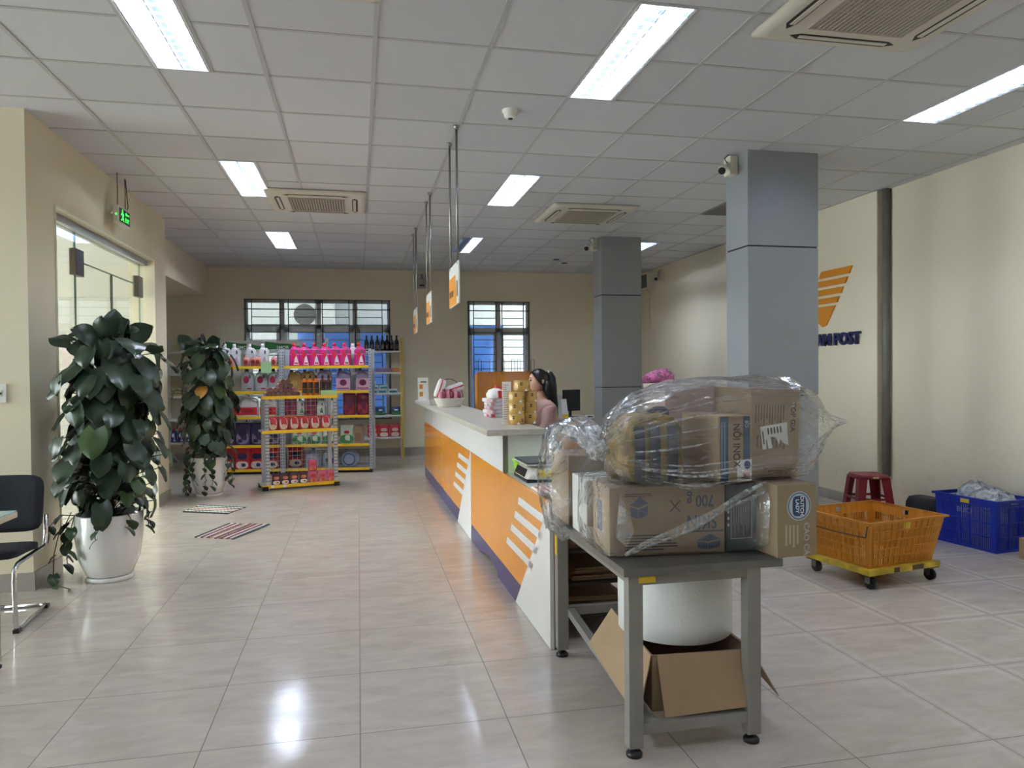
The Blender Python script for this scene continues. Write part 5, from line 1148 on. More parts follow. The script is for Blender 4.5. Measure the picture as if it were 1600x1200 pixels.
row('noodle2', pouch('noodle_pack', 'pack', .14, .105, .05, NOODP, NOODR, mat('noodle_red', (196, 60, 50), .5), 'flower'), (.565, .68, .79), .05, .056, 'pink noodle pack, %s on the bottom front shelf', 'pink noodle packs', onA, AA)
KIT('noodle2', None, onA(.565, .055, .198), AA, 'pink noodle pack stacked on top of another on the bottom shelf', 'pink noodle packs')
def soap(key, body):
    def f():
        t = thing('soap_bottle', '', 'bottle'); bm = BM(); lathe(bm, [(.03, 0), (.034, .005), (.034, .17), (.03, .185), (.014, .2), (.012, .22)], 18); obj('bottle', bm, body, t)
        bm = BM(); cyl(bm, (0, 0, .215), (0, 0, .255), .016, .014, 12); obj('cap', bm, BLACK, t)
        bm = BM(); n = 10
        for z0, z1 in ((.09, .165),):
            for i in range(n): 
                a0, a1 = -PI/2-.9+1.8*i/n, -PI/2-.9+1.8*(i+1)/n; face(bm, [bm.verts.new((.0346*math.cos(q), .0346*math.sin(q), z)) for q, z in ((a0, z0), (a1, z0), (a1, z1), (a0, z1))])
        obj('label', bm, BLACK, t); bm = BM()
        for i in range(n):
            a0, a1 = -PI/2-.9+1.8*i/n, -PI/2-.9+1.8*(i+1)/n; face(bm, [bm.verts.new((.0346*math.cos(q), .0346*math.sin(q), z)) for q, z in ((a0, .03), (a1, .03), (a1, .085), (a0, .085))])
        obj('green_band', bm, DKL, t); return t
    return f
row('soapo', soap('o', ORB), (.49, .56, .633), .1, 1.121, 'orange soap bottle with black cap, %s on the front shelf top', 'orange soap bottles', onA, AA, 0)
row('soapb', soap('b', BRB), (.71, .785), .1, 1.121, 'brown soap bottle with black cap, %s on the front shelf top', 'brown soap bottles', onA, AA, 0)
TUBEP = mat('mauve_paper_tube', (196, 140, 132), .5, vary=.08); TUBEE = mat('brown_tube_end', (112, 78, 72), .6, vary=.12)
def tube_thing():
    t = thing('paper_tube', '', 'tube'); bm = BM(); cyl(bm, (0, -.1, .0285), (0, .1, .0285), .028, seg=16); obj('tube_body', bm, TUBEP, t)
    bm = BM(); cyl(bm, (0, -.103, .0285), (0, -.1, .0285), .0275, seg=16); obj('end_cap', bm, TUBEE, t); return t
k = 0
for r_, (x0, n) in enumerate(((.05, 7), (.08, 6), (.195, 3), (.225, 2))):
    for i in range(n):
        KIT('inc', tube_thing, onA(x0+.0575*i, .12, 1.1205+.0497*r_), AA, 'mauve paper tube, %s in the %s row of the pile' % (ORD(i, n), ('bottom', 'second', 'third', 'top')[r_]), 'paper tubes piled on the front shelf')
bm = BM(); box(bm, -.1, .1, -.001, .001, .0, .065); o = obj('price_card', bm, NOTE, loc=onA(.765, .0, 1.121), rotz=AA); tag(o, 'pale green price card standing on top of the front shelf', 'card')
# ---- white shelf along the far wall
YP = mat('yellow_post', (214, 180, 44), .4, vary=.06); WSH = mat('white_shelf_board', (214, 214, 212), .45, vary=.02)
G3 = thing('goods_shelf', 'long white shelf with yellow end post along the far wall', 'shelf unit', (0, 12.09, 0))
LC = (.34, .70, 1.06, 1.405, 1.755)
for z in LC:
    for a, b_ in ((-2.9, -1.7), (-1.69, -.5), (-.49, .68)):
        bm = BM(); box(bm, a, b_, .0, .27, z-.028, z); obj('board', bm, WSH, G3)
for x, m_ in ((-2.92, WSH), (-1.695, WSH), (-.495, WSH), (.7, YP)):
    bm = BM(); post(bm, x, .0, 0.0, 1.965, .04, .03); slots(bm, x, .0, .05, 1.95); obj('post', bm, (m_, SLOT), G3)
    bm = BM(); post(bm, x, .24, 0.0, 1.965, .04, .03); obj('post', bm, WSH, G3)
def onC(x, y, z): return (x, 12.09+y, z)
WB = mat('dark_bottle_glass', (30, 28, 26), .12, vary=.1); GOLDL = mat('gold_black_label', (96, 74, 48), .5, vary=.4, scale=60)
def wine():
    t = thing('sauce_bottle', '', 'bottle'); bm = BM(); lathe(bm, [(.034, 0), (.037, .006), (.037, .14), (.03, .165), (.014, .19), (.013, .225)], 18); obj('bottle', bm, WB, t)
    bm = BM(); cyl(bm, (0, 0, .222), (0, 0, .252), .016, seg=12); obj('cap', bm, BLACK, t); bm = BM(); quadf(bm, -.02, .02, .03, .1, -.0376); obj('label', bm, GOLDL, t); return t
row('wine', wine, (.135, .222, .312, .394, .467, .539, .622), .08, LC[4]+.001, 'dark brown sauce bottle, %s on the top wall shelf', 'dark sauce bottles', onC, 0)
def greenbox():
    t = thing('tissue_carton', '', 'carton'); bm = BM(); box(bm, -.29, .29, -.06, .06, 0, .165, bev=.008); obj('carton_body', bm, mat('pale_tissue_carton', (196, 190, 182), .5, vary=.04), t)
    bm = BM(); face(bm, [bm.verts.new((x, -.0612, z)) for x, z in ((-.27, .02), (.26, .02), (.26, .08), (.2, .085), (.1, .115), (-.05, .12), (-.27, .15))]); obj('green_wave_panel', bm, mat('green_carton_print', (34, 112, 44), .5, vary=.06), t)
    lettering('lettering', 'SMOR', .07, (0, -.0625, .055), (1, 0, 0), (0, 0, 1), PAPER, t, bold=.001); return t
row('greenbox', greenbox, (-2.41, -1.765, -1.175), .09, LC[4]+.001, 'pale tissue carton with green wave, %s on the top wall shelf', 'green wave cartons', onC, 0, 0)
for i, (x, c, w_) in enumerate(((.37, LILAC, .16), (.5, mat('mauve_pack', (150, 110, 130), .5), .1), (.61, mat('orange_pack', (210, 140, 60), .5), .12))):
    row('c%d' % i, carton('soap_box', 'box', w_, .1, .075-.02*(i == 1), c, c), (x,), .09, LC[3]+.001, ('lilac', 'mauve', 'orange')[i]+' soap box on the second wall shelf, %s of its kind', 'soap boxes', onC, 0)
TEALB = mat('white_teal_box', (206, 220, 220), .5)
for i, (x, z) in enumerate(((.23, 0), (.38, 0), (.55, 0), (.24, .066), (.4, .066), (.2, .132))):
    KIT('teal', carton('toothpaste_box', 'box', .14, .1, .065, TEALB, TEAL), onC(x, .08, LC[2]+.001+z), .02*i, 'white and teal soap box, %s' % ('left one of the bottom layer', 'middle one of the bottom layer', 'right one of the bottom layer', 'left one of the second layer', 'right one of the second layer', 'single one on the top layer')[i], 'teal boxes')
row('bluegreen', pouch('napkin_pack', 'pack', .13, .15, .08, mat('blue_pack', (40, 62, 116), .4, vary=.2), GRB, WLAB, 'half'), (.2, .35, .6), .09, LC[1]+.001, 'blue and green pack, %s on the fourth wall shelf', 'blue and green packs', onC, 0)
row('redpack', pouch('biscuit_bag', 'bag', .2, .17, .07, REDB, WHB, SNACKP, 'flower'), (.22, .4, .58), .09, LC[0]+.001, 'red biscuit bag, %s on the lowest wall shelf', 'red biscuit bags', onC, 0)
DBLUE = mat('dark_blue_bottle', (32, 44, 108), .35)
row('bluebot', detergent('toilet_cleaner_bottle', 'bottle', .22, .085, .06, DBLUE, REDC, mat('blue_bottle_label', (120, 130, 170), .5), WLAB), (-2.82, -2.72, -2.62, -2.52), .08, LC[0]+.001, 'dark blue cleaner bottle with red cap, %s on the lowest wall shelf', 'dark blue bottles', onC, 0)
for i, z in enumerate((0, .046, .092)):
    KIT('flat', carton('flat_box', 'box', .2, .14, .045, mat('grey_yellow_box', (110, 112, 116), .5, vary=.3), mat('yellow_box_print', (190, 170, 80), .5)), onC(-2.74, .1, LC[2]+.001+z), 0, 'flat grey and yellow box, %s of the stack at the left end' % ('bottom', 'middle', 'top')[i], 'flat boxes')
# ================================================================ PLANTS, CHAIR, TABLE, RUGS
LEAF = mat('glossy_dark_leaf', (42, 62, 44), .36, vary=.4, scale=5, coat=.1); LEAF2 = mat('young_green_leaf', (58, 84, 42), .36, vary=.3, scale=6, coat=.2); LEAFY = mat('yellow_leaf', (176, 128, 50), .5, vary=.2)
STEM = mat('brown_vine_stem', (62, 56, 40), .7, vary=.2); SOIL = mat('dark_soil', (48, 38, 30), .9, vary=.3, scale=30, bump=.8); COIR = mat('coir_pole', (72, 56, 40), .9, vary=.3, scale=30, bump=.8); POTW = mat('white_glazed_pot', (232, 232, 230), .1, vary=.01, coat=.6)
def heart_leaf(bm, p, d, nrm, L_, droop=.35, fold=.25):
    """heart-shaped leaf: p where the stalk joins, d towards the tip, nrm the upper side"""
    d = d.normalized(); s = d.cross(nrm).normalized(); n = s.cross(d).normalized(); nu, nv = 6, 4; G = []
    for i in range(nu+1):
        u = i/nu; hw = L_*.5*(math.sin(PI*min(1, u*.86+.14))**.75)*(1-.12*u); row_ = []
        if i == nu: hw = .002
        for j in range(nv+1):
            v = -1+2*j/nv; back = -.26*L_*abs(v)**1.3*max(0, 1-u*2.6)
            x = L_*u+back; z = -droop*L_*u*u-fold*hw*(1-abs(v))*.5+.04*L_*math.sin(6*v+4*u)-(.12*L_*abs(v)**2)
            row_.append(bm.verts.new(p+d*x+s*(hw*v)+n*z))
        G.append(row_)
    for i in range(nu):
        for j in range(nv): face(bm, [G[i][j], G[i][j+1], G[i+1][j+1], G[i+1][j]], 0, True)
def vine(bs, bl, pts, seed, L0=.07):
    rd = random.Random(seed); tube(bs, pts, .0032, 5)
    for k in range(1, len(pts)):
        p = Vector(pts[k]); a = rd.uniform(0, 2*PI); o = Vector((math.cos(a), math.sin(a), -.7)); heart_leaf(bl, p, o, Vector((math.cos(a)*.7, math.sin(a)*.7, .8)), L0*rd.uniform(.7, 1.2))
def potted(label, loc, h, rmax, n, seed, pot, clipx=None, vines=(), yellow=(), lean=0):
    rd = random.Random(seed); t = thing('potted_plant', label, 'potted plant', loc)
    r0, r1, r2, H = pot
    bm = BM(); lathe(bm, [(r0*.96, .0), (r0, .004), (r0, .028), (r0*.96, .03)], 40); obj('saucer', bm, POTW, t)
    bm = BM(); lathe(bm, [(r0*.9, .032), (r0*.96, .04), (r1*.9, H*.33), (r1, H*.68), (r2, H-.01), (r2-.006, H), (r2-.018, H-.004), (r2-.03, H-.06)], 48, cap1=False); obj('pot', bm, POTW, t)
    bm = BM(); lathe(bm, [(r2-.02, H-.05), (r2*.5, H-.035), (0.001, H-.03)], 28, cap0=True, cap1=False); obj('soil', bm, SOIL, t)
    bm = BM(); cyl(bm, (0, 0, H-.06), (lean*.3, 0, h*.93), .035, .03, 12); obj('coir_pole', bm, COIR, t)
    bl, b2, bs = BM(), BM(), BM()
    for k in range(n):
        f = (k+.5)/n; z = H+.02+(h-H-.05)*f; a = k*2.399+rd.uniform(-.4, .4)
        prof = .66+.34*math.sin(PI*min(1, f*1.1+.1))+(.2 if f > .68 else 0); prof *= (1 if f < .93 else .6)
        R = rmax*prof*rd.uniform(.42, 1.0); L_ = rd.uniform(.1, .185)*(1.0 if f > .3 else .72)*(rmax/.38)**.5
        o = Vector((math.cos(a), math.sin(a), 0)); rr = max(.05, R-L_*.45); p = o*rr+Vector((lean*.3*f, 0, z+rd.uniform(-.04, .07)))
        wx = loc[0]+p.x+o.x*L_*.8
        if clipx is not None and wx < clipx: p.x += clipx-wx
        dn = rd.uniform(.5, 1.3) if f < .9 else rd.uniform(-.7, .6)
        d = (o*rd.uniform(.35, .8)+Vector((rd.uniform(-.35, .35), rd.uniform(-.35, .35), -dn))); nr = o*1.0+Vector((0, 0, .55))
        b = bl if rd.random() > .1 else b2
        if k in yellow: b = BM()
        heart_leaf(b, p, d, nr, L_, rd.uniform(.1, .4), rd.uniform(.1, .4))
        if k in yellow: obj('yellow_leaf', b, LEAFY, t, fix=False)
        q = Vector((lean*.3*f+o.x*.03, o.y*.03, z-.08)); tube(bs, [q, q.lerp(p, .5)+Vector((0, 0, .03)), p], .0035, 5)
    for i, v in enumerate(vines): vine(bs, b2 if i % 2 else bl, v, seed+i)
    if clipx is not None:
        for b in (bl, b2, bs):
            for v in b.verts: v.co.x = max(v.co.x, -2.06-loc[0])   # leaves brush along the wall, not through it
    obj('foliage', bl, LEAF, t, fix=False); obj('young_foliage', b2, LEAF2, t, fix=False); obj('stem', bs, STEM, t)
    return t
def hang(a, r, H, zend, out=.03, n=6, sway=.05):
    return [(math.cos(a+sway*math.sin(k*1.9))*(r+out*min(1, k)), math.sin(a+sway*math.sin(k*1.9))*(r+out*min(1, k)), H+.02-(H-zend)*k/(n-1)) for k in range(n)]
P1 = (.152, .212, .212, .455)
potted('large leafy climbing plant in a white pot before the glass door', (-1.69, 5.46, 0), 1.72, .45, 235, 5, P1, clipx=-2.0,
       vines=[hang(PI*1.05, .225, .45, .1), hang(PI*1.25, .225, .45, .22, n=4), hang(PI*1.5, .225, .45, .3, n=4), hang(PI*1.75, .225, .45, .36, n=3), hang(-.1, .23, .47, .34, n=4),
              [(-.2, -.05, .44), (-.28, -.08, .36), (-.31, -.1, .2), (-.3, -.14, .08), (-.26, -.2, .02), (-.16, -.27, .012)], [(-.2, -.05, .45), (-.3, -.02, .45), (-.36, -.02, .38), (-.37, -.03, .33)]], lean=.1)
P2 = (.15, .2, .2, .45)
potted('second leafy climbing plant in a white pot beside the long shop shelf', (-1.70, 8.93, 0), 1.78, .42, 225, 23, P2,
       vines=[hang(PI*1.5, .21, .45, .06, n=7), hang(PI*1.6, .21, .45, .12), hang(PI*1.3, .21, .45, .2, n=5), hang(PI, .22, .5, .03, n=8), hang(PI*.9, .23, .5, .08, n=7), hang(0, .22, .5, .1, n=7), hang(PI*1.85, .22, .48, .16, n=6), hang(PI*1.15, .22, .5, .04, n=8)], yellow=(60, 133, 158))
# black cantilever chair
FAB = mat('black_seat_fabric', (26, 28, 38), .8, vary=.2, scale=60, bump=.2)
t = thing('office_chair', 'black padded cantilever chair with chrome frame at the left edge', 'chair', (-2.07, 4.62, 0), .06)
bm = BM(); w_ = .235
def rr_slab(bm, w_, z0, z1, y0, y1, th, curve):
    n = 10; m_ = 8; A = []
    for side in (0, 1):
        G = []
        for j in range(m_+1):
            v = -1+2*j/m_; row_ = []
            for i in range(n+1):
                u = -1+2*i/n; x = w_*u; zz = v
                k = (abs(u)**6+abs(v)**6)**(1/6); 
                if k > 1: x /= k; zz = v/k
                f = (zz+1)/2; y = y0+(y1-y0)*f; z = z0+(z1-z0)*f; edge = max(0, 1-((abs(x)/w_)**8+abs(zz)**8))**.5
                off = (-1 if side == 0 else 1)*th*(.35+.65*edge)
                row_.append(bm.verts.new(Vector((x, y+curve*(x/w_)**2, z))+N_*off))
            G.append(row_)
        A.append(G)
        for j in range(m_):
            for i in range(n): face(bm, [G[j][i], G[j][i+1], G[j+1][i+1], G[j+1][i]], 0, True)
    F_, B_ = A
    for i in range(n): face(bm, [F_[0][i], F_[0][i+1], B_[0][i+1], B_[0][i]]); face(bm, [F_[m_][i], F_[m_][i+1], B_[m_][i+1], B_[m_][i]])
    for j in range(m_): face(bm, [F_[j][0], F_[j+1][0], B_[j+1][0], B_[j][0]]); face(bm, [F_[j][n], F_[j+1][n], B_[j+1][n], B_[j][n]])
N_ = Vector((0, -.99, .1)); rr_slab(bm, w_, .475, .805, .175, .235, .02, -.03); obj('backrest', bm, FAB, t)
bm = BM(); N_ = Vector((0, .05, .99)); rr_slab(bm, w_*.97, .425, .395, -.25, .175, .028, 0); obj('seat', bm, FAB, t)
for s in (-1, 1):
    bm = BM(); x = s*.225
    P_ = [(x, .245, .56), (x, .24, .46), (x, .225, .40), (x, .19, .375), (x, -.1, .375), (x, -.2, .37), (x, -.245, .345), (x, -.255, .29), (x, -.245, .06), (x, -.235, .025), (x, -.2, .013), (x, .2, .013), (s*.21, .235, .013), (s*.18, .25, .013), (0, .25, .013)]
    tube(bm, P_, .0125, 10); obj('frame_tube', bm, CHROME, t)
    for y in (-.225, .215):
        bm = BM(); box(bm, x-.016, x+.016, y-.022, y+.022, 0, .022, bev=.003); obj('floor_glide', bm, BLACK, t)
# glass topped table at the left edge
t = thing('table', 'pale edged glass topped table corner at the left edge', 'table', (-2.25, 3.5, 0))
PLY = mat('pale_table_edge', (206, 196, 176), .4, vary=.05); 
bm = BM(); box(bm, -.6, .6, -.45, .5, .70, .728, bev=.003); obj('tabletop', bm, PLY, t)
bm = BM(); box(bm, -.6, .597, -.447, .497, .7285, .7345); obj('glass_sheet', bm, mat('green_glass_sheet', (150, 190, 182), .05, vary=.02), t)
for x in (-.55, .535):
    for y in (-.4, .39):
        bm = BM(); box(bm, x-.02, x+.02, y-.02, y+.02, .03, .7); lg = obj('leg', bm, TSTEEL, t); bm = BM(); lathe(bm, [(.028, 0), (.028, .012), (.012, .02), (.012, .03)], 14, c=(x, y, 0)); obj('levelling_foot', bm, BLACK, lg)
# rag rugs
def rug(label, cs, cols, seed):
    rd = random.Random(seed); A, B, C, D = [Vector((x, y, .004)) for x, y in cs]; c0 = (A+B+C+D)/4
    t = thing('rag_rug', label, 'rug', tuple(c0-Vector((0, 0, .004))))
    n = len(cols)
    for k, col in enumerate(cols):
        bm = BM(); m_ = 40; P0 = []
        for i in range(m_+1):
            f = i/m_; r_ = []
            for q in (k/n, (k+.5)/n, (k+1)/n):
                p = A.lerp(B, q).lerp(D.lerp(C, q), f)-c0; hgt = .006+.005*(q == (k+.5)/n)+.0018*math.sin(i*1.9+k)
                r_.append(bm.verts.new((p.x, p.y+.004*math.sin(i*2.3+k) , hgt)))
            P0.append(r_)
        for i in range(m_):
            for j in range(2): face(bm, [P0[i][j], P0[i][j+1], P0[i+1][j+1], P0[i+1][j]], 0, True)
        e = [r_[0] for r_ in P0]+[r_[2] for r_ in P0[::-1]]
        g = [bm.verts.new((v.co.x, v.co.y, 0.0)) for v in e]
        for i in range(len(e)): face(bm, [e[i], e[(i+1) % len(e)], g[(i+1) % len(e)], g[i]])
        obj('woven_strip', bm, col, t)
W_ = [mat('rug_teal', (64, 84, 88), .95, vary=.3, scale=60), mat('rug_cream', (206, 196, 186), .95, vary=.25, scale=60), mat('rug_wine', (120, 52, 82), .95, vary=.35, scale=60), mat('rug_rust', (170, 120, 96), .95, vary=.4, scale=60), mat('rug_mixed', (150, 140, 110), .95, vary=.6, scale=80), mat('rug_black', (44, 44, 46), .95, vary=.3, scale=60)]
rug('teal and cream striped rag rug nearer the second plant', ((-1.762, 7.887), (-1.664, 8.26), (-1.169, 8.0), (-1.296, 7.663)), [W_[i] for i in (5, 1, 0, 1, 3, 1, 0, 1, 0)], 3)
rug('wine and cream striped rag rug lying nearer the camera', ((-1.206, 7.153), (-.816, 7.023), (-1.045, 6.473), (-1.389, 6.634)), [W_[i] for i in (5, 1, 2, 1, 2, 4, 1, 2, 4, 2, 1, 2, 1, 0)], 4)
# ================================================================ STAFF SIDE: PERSON, DESK, RACK
def skin_bm(J, E, sub=2):
    """one continuous surface grown round a jointed skeleton: J name -> (point, radius or (rx, ry)), E pairs; the first joint is the root"""
    me = bpy.data.meshes.new('skeleton'); nm = list(J); ix = {n: i for i, n in enumerate(nm)}
    me.from_pydata([J[n][0] for n in nm], [(ix[a], ix[b]) for a, b in E], [])
    o = bpy.data.objects.new('skeleton', me); COL.objects.link(o); m1 = o.modifiers.new('skin', 'SKIN'); m1.use_smooth_shade = True
    for i, n in enumerate(nm):
        r = J[n][1]; v = me.skin_vertices[0].data[i]; v.radius = r if isinstance(r, tuple) else (r, r); v.use_root = (i == 0)
    m2 = o.modifiers.new('sub', 'SUBSURF'); m2.levels = sub; m2.render_levels = sub
    dg = bpy.context.evaluated_depsgraph_get(); em = bpy.data.meshes.new_from_object(o.evaluated_get(dg)); bm = BM(); bm.from_mesh(em)
    bpy.data.objects.remove(o); bpy.data.meshes.remove(me); bpy.data.meshes.remove(em)
    for f in bm.faces: f.smooth = True; f.material_index = 0
    return bm
SKIN = mat('skin', (206, 158, 132), .5, vary=.05); HAIR = mat('black_hair', (18, 16, 18), .35, vary=.3, scale=40); SWEAT = mat('dusty_pink_sweater', (196, 158, 152), .85, vary=.06, scale=30, bump=.25); TROU = mat('charcoal_trousers', (58, 58, 62), .8, vary=.1)
PX_, PY_ = 1.785, 7.05
per = thing('person', 'person in dusty pink sweater with black ponytail seated behind the tape rolls', 'person', (PX_, PY_, 0))
HC = Vector((-.035, -.01, 1.295))   # head centre; the face looks along -x
def head(bm):
    n, m_ = 28, 20; G = []
    for j in range(m_+1):
        ph = PI*j/m_; row_ = []
        for i in range(n):
            th_ = 2*PI*i/n; d = Vector((math.sin(ph)*math.cos(th_), math.sin(ph)*math.sin(th_), math.cos(ph)))
            rx, ry, rz = .094, .076, .112; p = Vector((d.x*rx, d.y*ry, d.z*rz))
            if d.z < -.1:   # jaw narrows towards the chin, which sits forward
                k = min(1, (-d.z-.1)/.9); p.y *= 1-.38*k; p.x = p.x*(1-.22*k)-.022*k
            fx = max(0, -d.x)
            g = lambda y0, z0, sy, sz: math.exp(-((d.y-y0)/sy)**2-((d.z-z0)/sz)**2)*fx
            p.x -= .022*g(0, -.22, .16, .2)+.006*g(0, .0, .12, .2)+.008*g(0, -.52, .25, .09)+.008*g(0, -.85, .3, .14)
            p.x += .009*g(.35, .08, .2, .12)+.009*g(-.35, .08, .2, .12)
            row_.append(bm.verts.new(HC+p))
        G.append(row_)
    for j in range(m_):
        for i in range(n): face(bm, [G[j][i], G[j+1][i], G[j+1][(i+1) % n], G[j][(i+1) % n]], 0, True)
    bmesh.ops.remove_doubles(bm, verts=bm.verts[:], dist=.0002)
    for s in (-1, 1):   # ears
        loft(bm, [(HC.x+.018, HC.y+s*.074, HC.z-.035, .006, .004, 2), (HC.x+.022, HC.y+s*.08, HC.z-.015, .014, .008, 2), (HC.x+.024, HC.y+s*.082, HC.z+.01, .017, .008, 2), (HC.x+.022, HC.y+s*.078, HC.z+.025, .008, .005, 2)], 12)
def hand(bm, wr, dirx, side):
    w = Vector(wr); d = Vector(dirx).normalized(); s = Vector((0, side, 0))
    loft_pts = [w, w+d*.035, w+d*.075]; tube(bm, loft_pts, .02, 10, rad=[.02, .032, .03])
    for k, (o, L_) in enumerate(((-.026, .062), (-.009, .074), (.008, .07), (.024, .055))):
        b = w+d*.07+s*o; tube(bm, [b, b+d*L_*.5+Vector((0, 0, .008)), b+d*L_*.85+Vector((0, 0, -.002)), b+d*L_+Vector((0, 0, -.016))], .008, 8, rad=[.0088, .0085, .0078, .006])
    b = w+d*.025-s*.024; tube(bm, [b, b-s*.022+d*.02, b-s*.026+d*.048+Vector((0, 0, -.01))], .009, 8, rad=[.011, .0095, .007])
J = {'pelvis': ((.05, 0, .60), (.14, .11)), 'waist': ((.04, 0, .76), (.12, .095)), 'chest': ((.015, 0, .95), (.14, .1)), 'collar': ((.01, 0, 1.07), (.085, .075)), 'neck': ((-.01, -.005, 1.13), .048), 'skull': ((-.02, -.01, 1.21), .052)}
E = [('pelvis', 'waist'), ('waist', 'chest'), ('chest', 'collar'), ('collar', 'neck'), ('neck', 'skull')]
ARM = {}
for s, n in ((-1, 'r'), (1, 'l')):
    J['shoulder'+n] = ((.015, s*.155, 1.05), .052); J['elbow'+n] = ((-.03, s*.215, .83), .04); J['wrist'+n] = ((-.24, s*.13, .785), .026)
    J['hip'+n] = ((.03, s*.09, .57), .085); J['knee'+n] = ((-.25, s*.1, .55), .058); J['ankle'+n] = ((-.2, s*.1, .1), .038); J['toe'+n] = ((-.33, s*.11, .04), .03)
    E += [('collar', 'shoulder'+n), ('shoulder'+n, 'elbow'+n), ('elbow'+n, 'wrist'+n), ('pelvis', 'hip'+n), ('hip'+n, 'knee'+n), ('knee'+n, 'ankle'+n), ('ankle'+n, 'toe'+n)]
bm = skin_bm(J, E); head(bm)
for s, n in ((-1, 'r'), (1, 'l')): hand(bm, J['wrist'+n][0], (-1, -s*.1, -.12), s)
obj('body', bm, SKIN, per)
for s in (-1, 1):
    bm = BM(); bmesh.ops.create_uvsphere(bm, u_segments=12, v_segments=8, radius=.0105); bmesh.ops.translate(bm, verts=bm.verts[:], vec=HC+Vector((-.081, s*.03, .01))); obj('eye', bm, BLACK, per)
    bm = BM(); tube(bm, [HC+Vector((-.088, s*.016, .033)), HC+Vector((-.089, s*.032, .038)), HC+Vector((-.08, s*.046, .032))], .003, 6); obj('eyebrow', bm, HAIR, per)
bm = BM(); tube(bm, [HC+Vector((-.097, -.02, -.058)), HC+Vector((-.106, 0, -.056)), HC+Vector((-.097, .02, -.058))], .005, 6, rad=[.002, .0055, .002]); obj('lips', bm, mat('lips', (176, 92, 86), .4), per)
JS = {'belly': ((.06, 0, .72), (.18, .145)), 'waist': ((.055, 0, .82), (.17, .14)), 'chest': ((.03, 0, .95), (.175, .14)), 'collar': ((.012, 0, 1.07), (.105, .095)), 'neck': ((-.005, -.003, 1.115), .062)}
ES = [('belly', 'waist'), ('waist', 'chest'), ('chest', 'collar'), ('collar', 'neck')]
for s, n in ((-1, 'r'), (1, 'l')):
    JS['sh'+n] = ((.017, s*.165, 1.04), .07); JS['ua'+n] = ((.0, s*.2, .93), .064); JS['el'+n] = ((-.025, s*.222, .825), .06); JS['fa'+n] = ((-.13, s*.18, .80), .05); JS['cu'+n] = ((-.215, s*.14, .787), .038)
    ES += [('collar', 'sh'+n), ('sh'+n, 'ua'+n), ('ua'+n, 'el'+n), ('el'+n, 'fa'+n), ('fa'+n, 'cu'+n)]
obj('sweater', skin_bm(JS, ES), SWEAT, per)
JT = {'hips': ((.055, 0, .60), (.165, .13))}; ET = []
for s, n in ((-1, 'r'), (1, 'l')):
    JT['hip'+n] = ((.02, s*.09, .585), .098); JT['knee'+n] = ((-.255, s*.1, .56), .072); JT['shin'+n] = ((-.22, s*.1, .3), .06); JT['hem'+n] = ((-.2, s*.1, .13), .052)
    ET += [('hips', 'hip'+n), ('hip'+n, 'knee'+n), ('knee'+n, 'shin'+n), ('shin'+n, 'hem'+n)]
obj('trousers', skin_bm(JT, ET), TROU, per)
for s in (-1, 1):
    bm = BM(); loft(bm, [(-.25, s*.105, .0, .11, .042, 3), (-.25, s*.105, .03, .112, .044, 3), (-.23, s*.105, .06, .08, .04, 2.5), (-.2, s*.1, .1, .045, .04, 2)], 18); obj('shoe', bm, BLACK, per)
# hair: cap over the skull, swept back to a ponytail
bm = BM(); n, m_ = 26, 14; G = []
for j in range(m_+1):
    row_ = []
    for i in range(n):
        th_ = 2*PI*i/n; front = max(0, -math.cos(th_)); low = .62*PI*(1-front**.9*.58)+(.12*PI if math.cos(th_) > .2 else 0); ph = low*j/m_
        d = Vector((math.sin(ph)*math.cos(th_), math.sin(ph)*math.sin(th_), math.cos(ph))); k = 1.0+.012*math.sin(th_*13)
        row_.append(bm.verts.new(HC+Vector((d.x*.108*k+.006, d.y*.089*k, d.z*.124+.004))))
    G.append(row_)
for j in range(m_):
    for i in range(n): face(bm, [G[j][i], G[j+1][i], G[j+1][(i+1) % n], G[j][(i+1) % n]], 0, True)
bmesh.ops.remove_doubles(bm, verts=bm.verts[:], dist=.0005); hr = obj('hair', bm, HAIR, per)
bm = BM(); loft_pts = [HC+Vector(p) for p in ((.08, -.005, .08), (.115, -.01, .07), (.132, -.015, .03), (.135, -.03, -.05), (.14, -.04, -.14), (.16, -.045, -.23), (.18, -.045, -.31))]
tube(bm, loft_pts, .03, 14, rad=[.02, .034, .042, .046, .042, .03, .008])
for s in (-1, 1): tube(bm, [HC+Vector((.07, s*.045, .0)), HC+Vector((.085, s*.05, -.07)), HC+Vector((.09, s*.05, -.13)), HC+Vector((.1, s*.05, -.19))], .02, 8, rad=[.035, .038, .03, .006])
obj('ponytail', bm, HAIR, hr)
bm = BM(); lathe(bm, [(.022, -.008), (.028, 0), (.022, .008)], 16, cap0=False, cap1=False)
Mx = Matrix.Translation(HC+Vector((.098, -.006, .082))) @ Matrix.Rotation(PI/2, 4, 'Y')
for v in bm.verts: v.co = Mx @ v.co
obj('hair_tie', bm, mat('pale_hair_tie', (206, 196, 196), .6), hr)
t = thing('task_stool', 'black padded stool under the person behind the counter', 'stool', (PX_+.05, PY_, 0))
bm = BM(); lathe(bm, [(.16, .405), (.18, .415), (.18, .445), (.16, .458), (0.001, .46)], 28, cap1=False); obj('seat', bm, BLACK, t)
bm = BM(); cyl(bm, (0, 0, .05), (0, 0, .41), .025, seg=12); obj('column', bm, CHROME, t)
for k in range(5):
    a = 2*PI*k/5; bm = BM(); tube(bm, [(0, 0, .08), (.12*math.cos(a), .12*math.sin(a), .06), (.22*math.cos(a), .22*math.sin(a), .03)], .014, 8, rad=[.02, .016, .012]); obj('leg', bm, BLACK, t)
